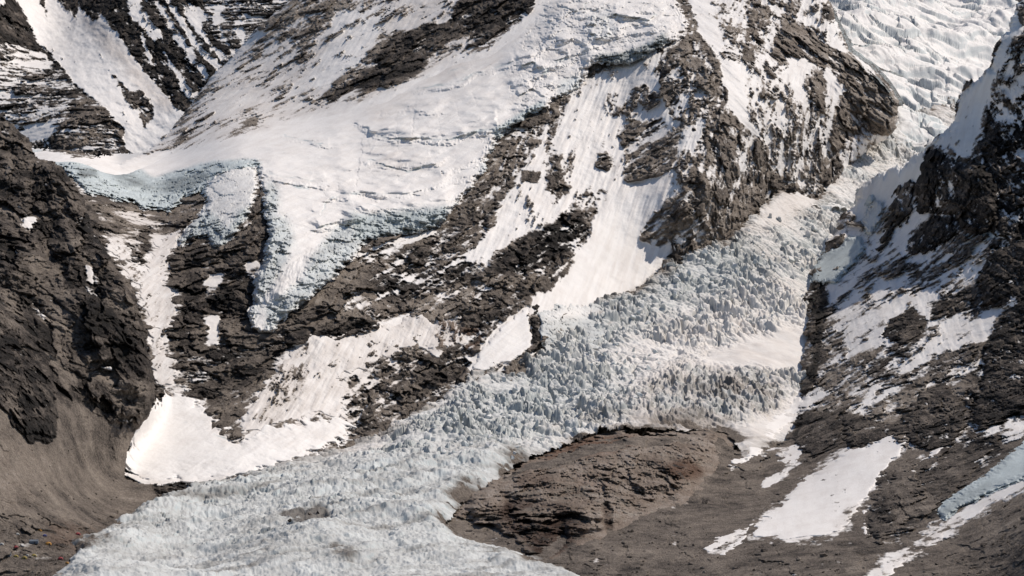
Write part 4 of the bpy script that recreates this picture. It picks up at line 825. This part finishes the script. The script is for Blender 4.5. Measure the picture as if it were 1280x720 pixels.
# block of layered ice at the icefall margin
o, P = body('ice_step', [(672,396),(690,386),(720,382),(745,380),(764,392),(766,410),(756,420),(742,428),(748,436),(730,440),(705,448),(688,458),(678,445),(675,420)], ['mtn', 'gla'], 9, 8, [([(672,396),(720,382),(760,392),(700,400)], dict(ice=.1, dirt=.08), 4), ([(750,385),(768,395),(762,408),(752,402)], dict(ice=.2, dirt=.7), 2)], dict(p=1, ice=.55, dirt=.25, brk=.25, **th(1)), seed=161.0, scale=.6, amp=.8, flut=3)
tag(o, 'pale layered ice step between the snow wedge and the icefall', 'ice step')

# small solid shapes
def solid(kind, n, seed, flat=1.0, jag=.25, sub=1):
    r = random.Random(seed); bm = bmesh.new()
    for _ in range(n):
        v = mathutils.Vector((r.gauss(0, 1), r.gauss(0, 1), r.gauss(0, 1))).normalized()
        v = mathutils.Vector((v.x * r.uniform(.75, 1.1), v.y * r.uniform(.75, 1.1), v.z * r.uniform(.8, 1.1) * flat))
        if kind == 'serac':
            k = 1 - .32 * max(0, v.z / flat); v.x *= k; v.y *= k
        bm.verts.new(v)
    bmesh.ops.convex_hull(bm, input=bm.verts[:])
    for v in [v for v in bm.verts if not v.link_faces]: bm.verts.remove(v)
    bmesh.ops.triangulate(bm, faces=bm.faces[:])
    if sub: bmesh.ops.subdivide_edges(bm, edges=bm.edges[:], cuts=sub, use_grid_fill=True)
    for v in bm.verts: v.co *= 1 + jag * .4 * mathutils.noise.noise(v.co * 2.3 + mathutils.Vector((seed, 0, 0)))
    me = bpy.data.meshes.new(kind); bm.to_mesh(me); bm.free(); return me
def set_attr(me, **kw):
    for c in CH:
        a = me.attributes.new(c, 'FLOAT', 'POINT'); v = kw.get(c, 0.0)
        nz = [p.normal.z for p in me.vertices]
        a.data.foreach_set('value', [float(v(z)) if callable(v) else float(v) for z in nz])
    me.materials.append(M_TER)
SERACS = [solid('serac', 12, 300 + k, 1.25, .5) for k in range(9)]
for me in SERACS: set_attr(me, snow=1.0, ice=lambda z: .15 if z > .55 else .8, dirt=lambda z: .06 if z > .55 else .26, tone=.4)
BOULDERS = [solid('boulder', 13, 400 + k, .75, .5) for k in range(7)]
for k, me in enumerate(BOULDERS): set_attr(me, snow=0.0, tone=.18 + .07 * k)
def ground(px, py, key):
    GX_, GY_, P = GRIDS[key]; j = int(np.abs(GY_[:, 0] - py).argmin()); i = int(np.abs(GX_[0] - px).argmin()); return P[j, i]
r = random.Random(3); n = 0; tries = 0
ZONE = [(860,300),(905,305),(950,262),(1000,262),(1040,275),(1020,330),(1000,390),(900,430),(830,470),(790,520),(740,535),(680,560),(620,590),(560,590),(520,550),(560,500),(640,470),(690,465),(770,425),(780,375),(820,345)]
KEEPOUT = [(870,445),(930,420),(1012,400),(1012,500),(960,530),(800,530),(800,490)]
ZA = np.array(ZONE, float)
while n < 240 and tries < 6000:
    tries += 1
    px = r.uniform(520, 1040); py = r.uniform(262, 590)
    a = np.array([[px]]), np.array([[py]])
    if not inpoly(*a, ZONE)[0, 0] or inpoly(*a, KEEPOUT)[0, 0]: continue
    g = ground(px, py, 'gla'); sz = r.uniform(2.2, 4.2) * (1.25 if py < 380 else 1.0) * (1.5 if r.random() < .12 else 1)
    o = bpy.data.objects.new('serac', SERACS[n % 9]); COL.objects.link(o)
    o.location = (g[0], g[1], g[2] + sz * .25); o.scale = (sz * r.uniform(.8, 1.3), sz * r.uniform(.8, 1.2), sz * r.uniform(.7, 1.35))
    o.rotation_euler = (r.uniform(-.2, .2), r.uniform(-.2, .2), r.uniform(0, 6.28))
    tag(o, 'jagged block of grey white ice standing among others in the broken icefall', 'serac', 'seracs of the icefall'); n += 1
def boulder(px, py, key, sz, label, group=None, k=None):
    g = ground(px, py, key); kk = r.randrange(7) if k is None else k
    o = bpy.data.objects.new('boulder', BOULDERS[kk]); COL.objects.link(o)
    o.location = (g[0], g[1], g[2] + sz * .2); o.scale = (sz * r.uniform(.85, 1.25), sz, sz * r.uniform(.8, 1.1)); o.rotation_euler = (r.uniform(-.3, .3), r.uniform(-.3, .3), r.uniform(0, 6.28))
    return tag(o, label, 'boulder', group)
boulder(882, 629, 'rgt', 3.6, 'dark angular boulder on the gravel right of the brown rock mound', None, 0)
boulder(1030, 696, 'rgt', 3.4, 'grey slab boulder on the gravel below the largest snow patch', None, 3)
boulder(1230, 682, 'rgt', 3.0, 'dark upright boulder on the gravel under the blue ice tongue', None, 0)
boulder(1236, 642, 'rgt', 1.8, 'pale white boulder at the edge of the snow ribbon', None, 6)
boulder(1148, 612, 'rgt', 1.5, 'small pale boulder on the brown streaked outcrop', None, 6)
for k in range(105):
    px = r.uniform(700, 1080); py = 722 - 42 * r.random() ** 1.6 if px > 940 else r.uniform(650 + abs(px - 800) * .1, 722)
    if inpoly(np.array([[px]]), np.array([[py]]), PATCH)[0, 0]: continue
    boulder(px, py, 'rgt', r.uniform(.5, 1.1) + 1.6 * r.random() ** 5, 'small rock lying on the brown gravel along the bottom of the valley side', 'rocks on the lower gravel')
for k in range(44):
    px = r.uniform(560, 660); py = r.uniform(640, 695)
    if abs((py - 640) - (px - 560) * .45) > 34: continue
    boulder(px, py, 'rgt', r.uniform(.6, 1.8), 'small rock in the grey rubble at the left foot of the rock mound', 'rocks at the left foot of the rock mound')
for k in range(75):
    px = r.uniform(1130, 1278); py = r.uniform(650, 722)
    if py < 650 + (1278 - px) * .42: continue
    boulder(px, py, 'rgt', r.uniform(.5, 1.5), 'small rock on the bare brown moraine below the snow ribbon', 'rocks on the right moraine')
for k in range(62):
    px = r.uniform(2, 150) if k < 45 else r.uniform(2, 90); py = r.uniform(560, 718) if px < 90 else r.uniform(600, 660)
    boulder(px, py, 'lft' if py < 650 + (120 - px) * .5 else 'lft', r.uniform(.5, 1.4), 'small rock on the grey scree and moraine around the tents', 'rocks around the camp and scree')
for (px, py, sz) in ((388, 651, 2.6), (398, 648, 2.0), (380, 656, 2.2), (362, 665, 2.4), (386, 667, 1.8), (396, 667, 1.8)):
    boulder(px, py, 'gla', sz, 'black rock in the dark hollow of the flat lower glacier', 'rocks in the glacier hollow', 0)

# the tents of the camp
def plain(name, col, rough=.7):
    m = bpy.data.materials.new(name); m.use_nodes = True; nt = m.node_tree; b = nt.nodes['Principled BSDF']
    t = nt.nodes.new('ShaderNodeTexNoise'); t.inputs['Scale'].default_value = 1.3; t.inputs['Detail'].default_value = 4
    x = nt.nodes.new('ShaderNodeMix'); x.data_type = 'RGBA'; x.inputs[6].default_value = (*[c * .72 for c in col], 1); x.inputs[7].default_value = (*[min(1, c * 1.15) for c in col], 1)
    nt.links.new(t.outputs['Fac'], x.inputs[0]); nt.links.new(x.outputs[2], b.inputs['Base Color']); b.inputs['Roughness'].default_value = rough
    return m
TENT = dict(orange=plain('orange_fabric', (.42, .20, .03)), yellow=plain('yellow_fabric', (.30, .22, .05)), blue=plain('blue_fabric', (.05, .06, .18)), slate=plain('slate_fabric', (.13, .15, .175)), white=plain('white_fabric', (.42, .41, .38)), red=plain('red_fabric', (.32, .04, .04)), dark=plain('dark_fabric', (.06, .06, .06)))
def dome_mesh(name, L, W, H):
    bm = bmesh.new(); rows = []
    for i in range(9):
        u = -1 + 2 * i / 8; s_ = math.sqrt(max(0.04, 1 - .8 * u * u)); row = []
        for j in range(11):
            a = math.pi * j / 10; row.append(bm.verts.new((u * L / 2, math.cos(a) * W / 2 * s_, math.sin(a) ** .85 * H * s_)))
        rows.append(row)
    for i in range(8):
        for j in range(10): bm.faces.new((rows[i][j], rows[i + 1][j], rows[i + 1][j + 1], rows[i][j + 1]))
    bm.faces.new(rows[0]); bm.faces.new(rows[-1][::-1])
    bmesh.ops.recalc_face_normals(bm, faces=bm.faces[:]); me = bpy.data.meshes.new(name); bm.to_mesh(me); bm.free(); return me
def ridge_mesh(name, L, W, H, wall):
    bm = bmesh.new(); prof = [(-W / 2, 0), (-W / 2, wall), (-W / 4, (wall + H) / 2 - .05), (0, H), (W / 4, (wall + H) / 2 - .05), (W / 2, wall), (W / 2, 0)]
    rows = [[bm.verts.new((x, y, z - .12 * math.sin(math.pi * i / 4) * (z > wall))) for y, z in prof] for i, x in enumerate(np.linspace(-L / 2, L / 2, 5))]
    for i in range(4):
        for j in range(6): bm.faces.new((rows[i][j], rows[i + 1][j], rows[i + 1][j + 1], rows[i][j + 1]))
    bm.faces.new(rows[0]); bm.faces.new(rows[-1][::-1])
    bmesh.ops.recalc_face_normals(bm, faces=bm.faces[:]); me = bpy.data.meshes.new(name); bm.to_mesh(me); bm.free(); return me
def panel_mesh(name, x, y, w, h):
    bm = bmesh.new(); bmesh.ops.create_cube(bm, size=1)
    for v in bm.verts: v.co = (x + v.co.x * w, y + v.co.y * .08, h * (v.co.z + .5))
    me = bpy.data.meshes.new(name); bm.to_mesh(me); bm.free(); return me
def tent(px, py, big, col, label, rz=0.0, sc=1.0):
    g = ground(px, py, 'lft'); t = bpy.data.objects.new('tent', None); COL.objects.link(t)
    t.location = (g[0], g[1], g[2] - .2); t.rotation_euler = (0, 0, rz); t.scale = (sc,) * 3
    tag(t, label, 'tent', 'tents of the camp')
    me = ridge_mesh('canopy', 5.2, 3.6, 2.5, 1.5) if big else dome_mesh('canopy', 3.6, 3.0, 1.8)
    me.materials.append(TENT[col]); c = bpy.data.objects.new('canopy', me); COL.objects.link(c); c.parent = t
    d = panel_mesh('door', 0.6, -1.82 if big else -1.42, .9, 1.3 if big else 1.0); d.materials.append(TENT['dark'])
    dd = bpy.data.objects.new('door', d); COL.objects.link(dd); dd.parent = t
for a in ((60, 681, 0, 'orange', 'bright orange dome tent in the middle of the camp', .2, 1.25), (50, 664, 0, 'orange', 'faded orange dome tent uphill of the blue tent', -.3, .9), (56, 670, 0, 'blue', 'small dark blue tent below the faded orange dome', .4, .85),
          (42, 679, 1, 'slate', 'long slate grey mess tent left of the bright orange dome', .1, 1.15), (8, 695, 1, 'slate', 'slate grey mess tent at the left edge of the camp', 0, 1.15), (22, 668, 0, 'white', 'lone white dome tent at the upper left of the camp', .3, .8),
          (20, 696, 0, 'yellow', 'olive yellow tent next to the slate mess tent', .1, .95), (31, 698, 0, 'yellow', 'olive yellow tent with a white tent touching it', -.2, 1.0), (42, 695, 0, 'yellow', 'last olive yellow tent before the long white ice edge', .3, 1.0), (34, 694, 0, 'white', 'tiny white tent between two olive yellow tents', 0, .6),
          (76, 699, 0, 'red', 'dark red tent at the edge of the glacier ice', .2, .95), (84, 704, 0, 'orange', 'small orange tent lowest beside the glacier ice', -.3, .75), (20, 684, 0, 'red', 'dull red tent on the slope above the olive yellow tents', .4, .85), (2, 681, 0, 'white', 'white tent half cut by the left picture edge', 0, .9), (97, 668, 0, 'red', 'maroon tent among dark rocks at the top of the camp', .3, 1.0)):
    tent(*a)
# valley floor far below everything
bm = bmesh.new(); bmesh.ops.create_grid(bm, x_segments=60, y_segments=60, size=20000)
for v in bm.verts: v.co.z = -420 + 40 * mathutils.noise.noise(v.co * .0006)
me = bpy.data.meshes.new('ground'); bm.to_mesh(me); bm.free(); set_attr(me, tone=.4); o = bpy.data.objects.new('ground', me); COL.objects.link(o); tag(o, kind='structure')
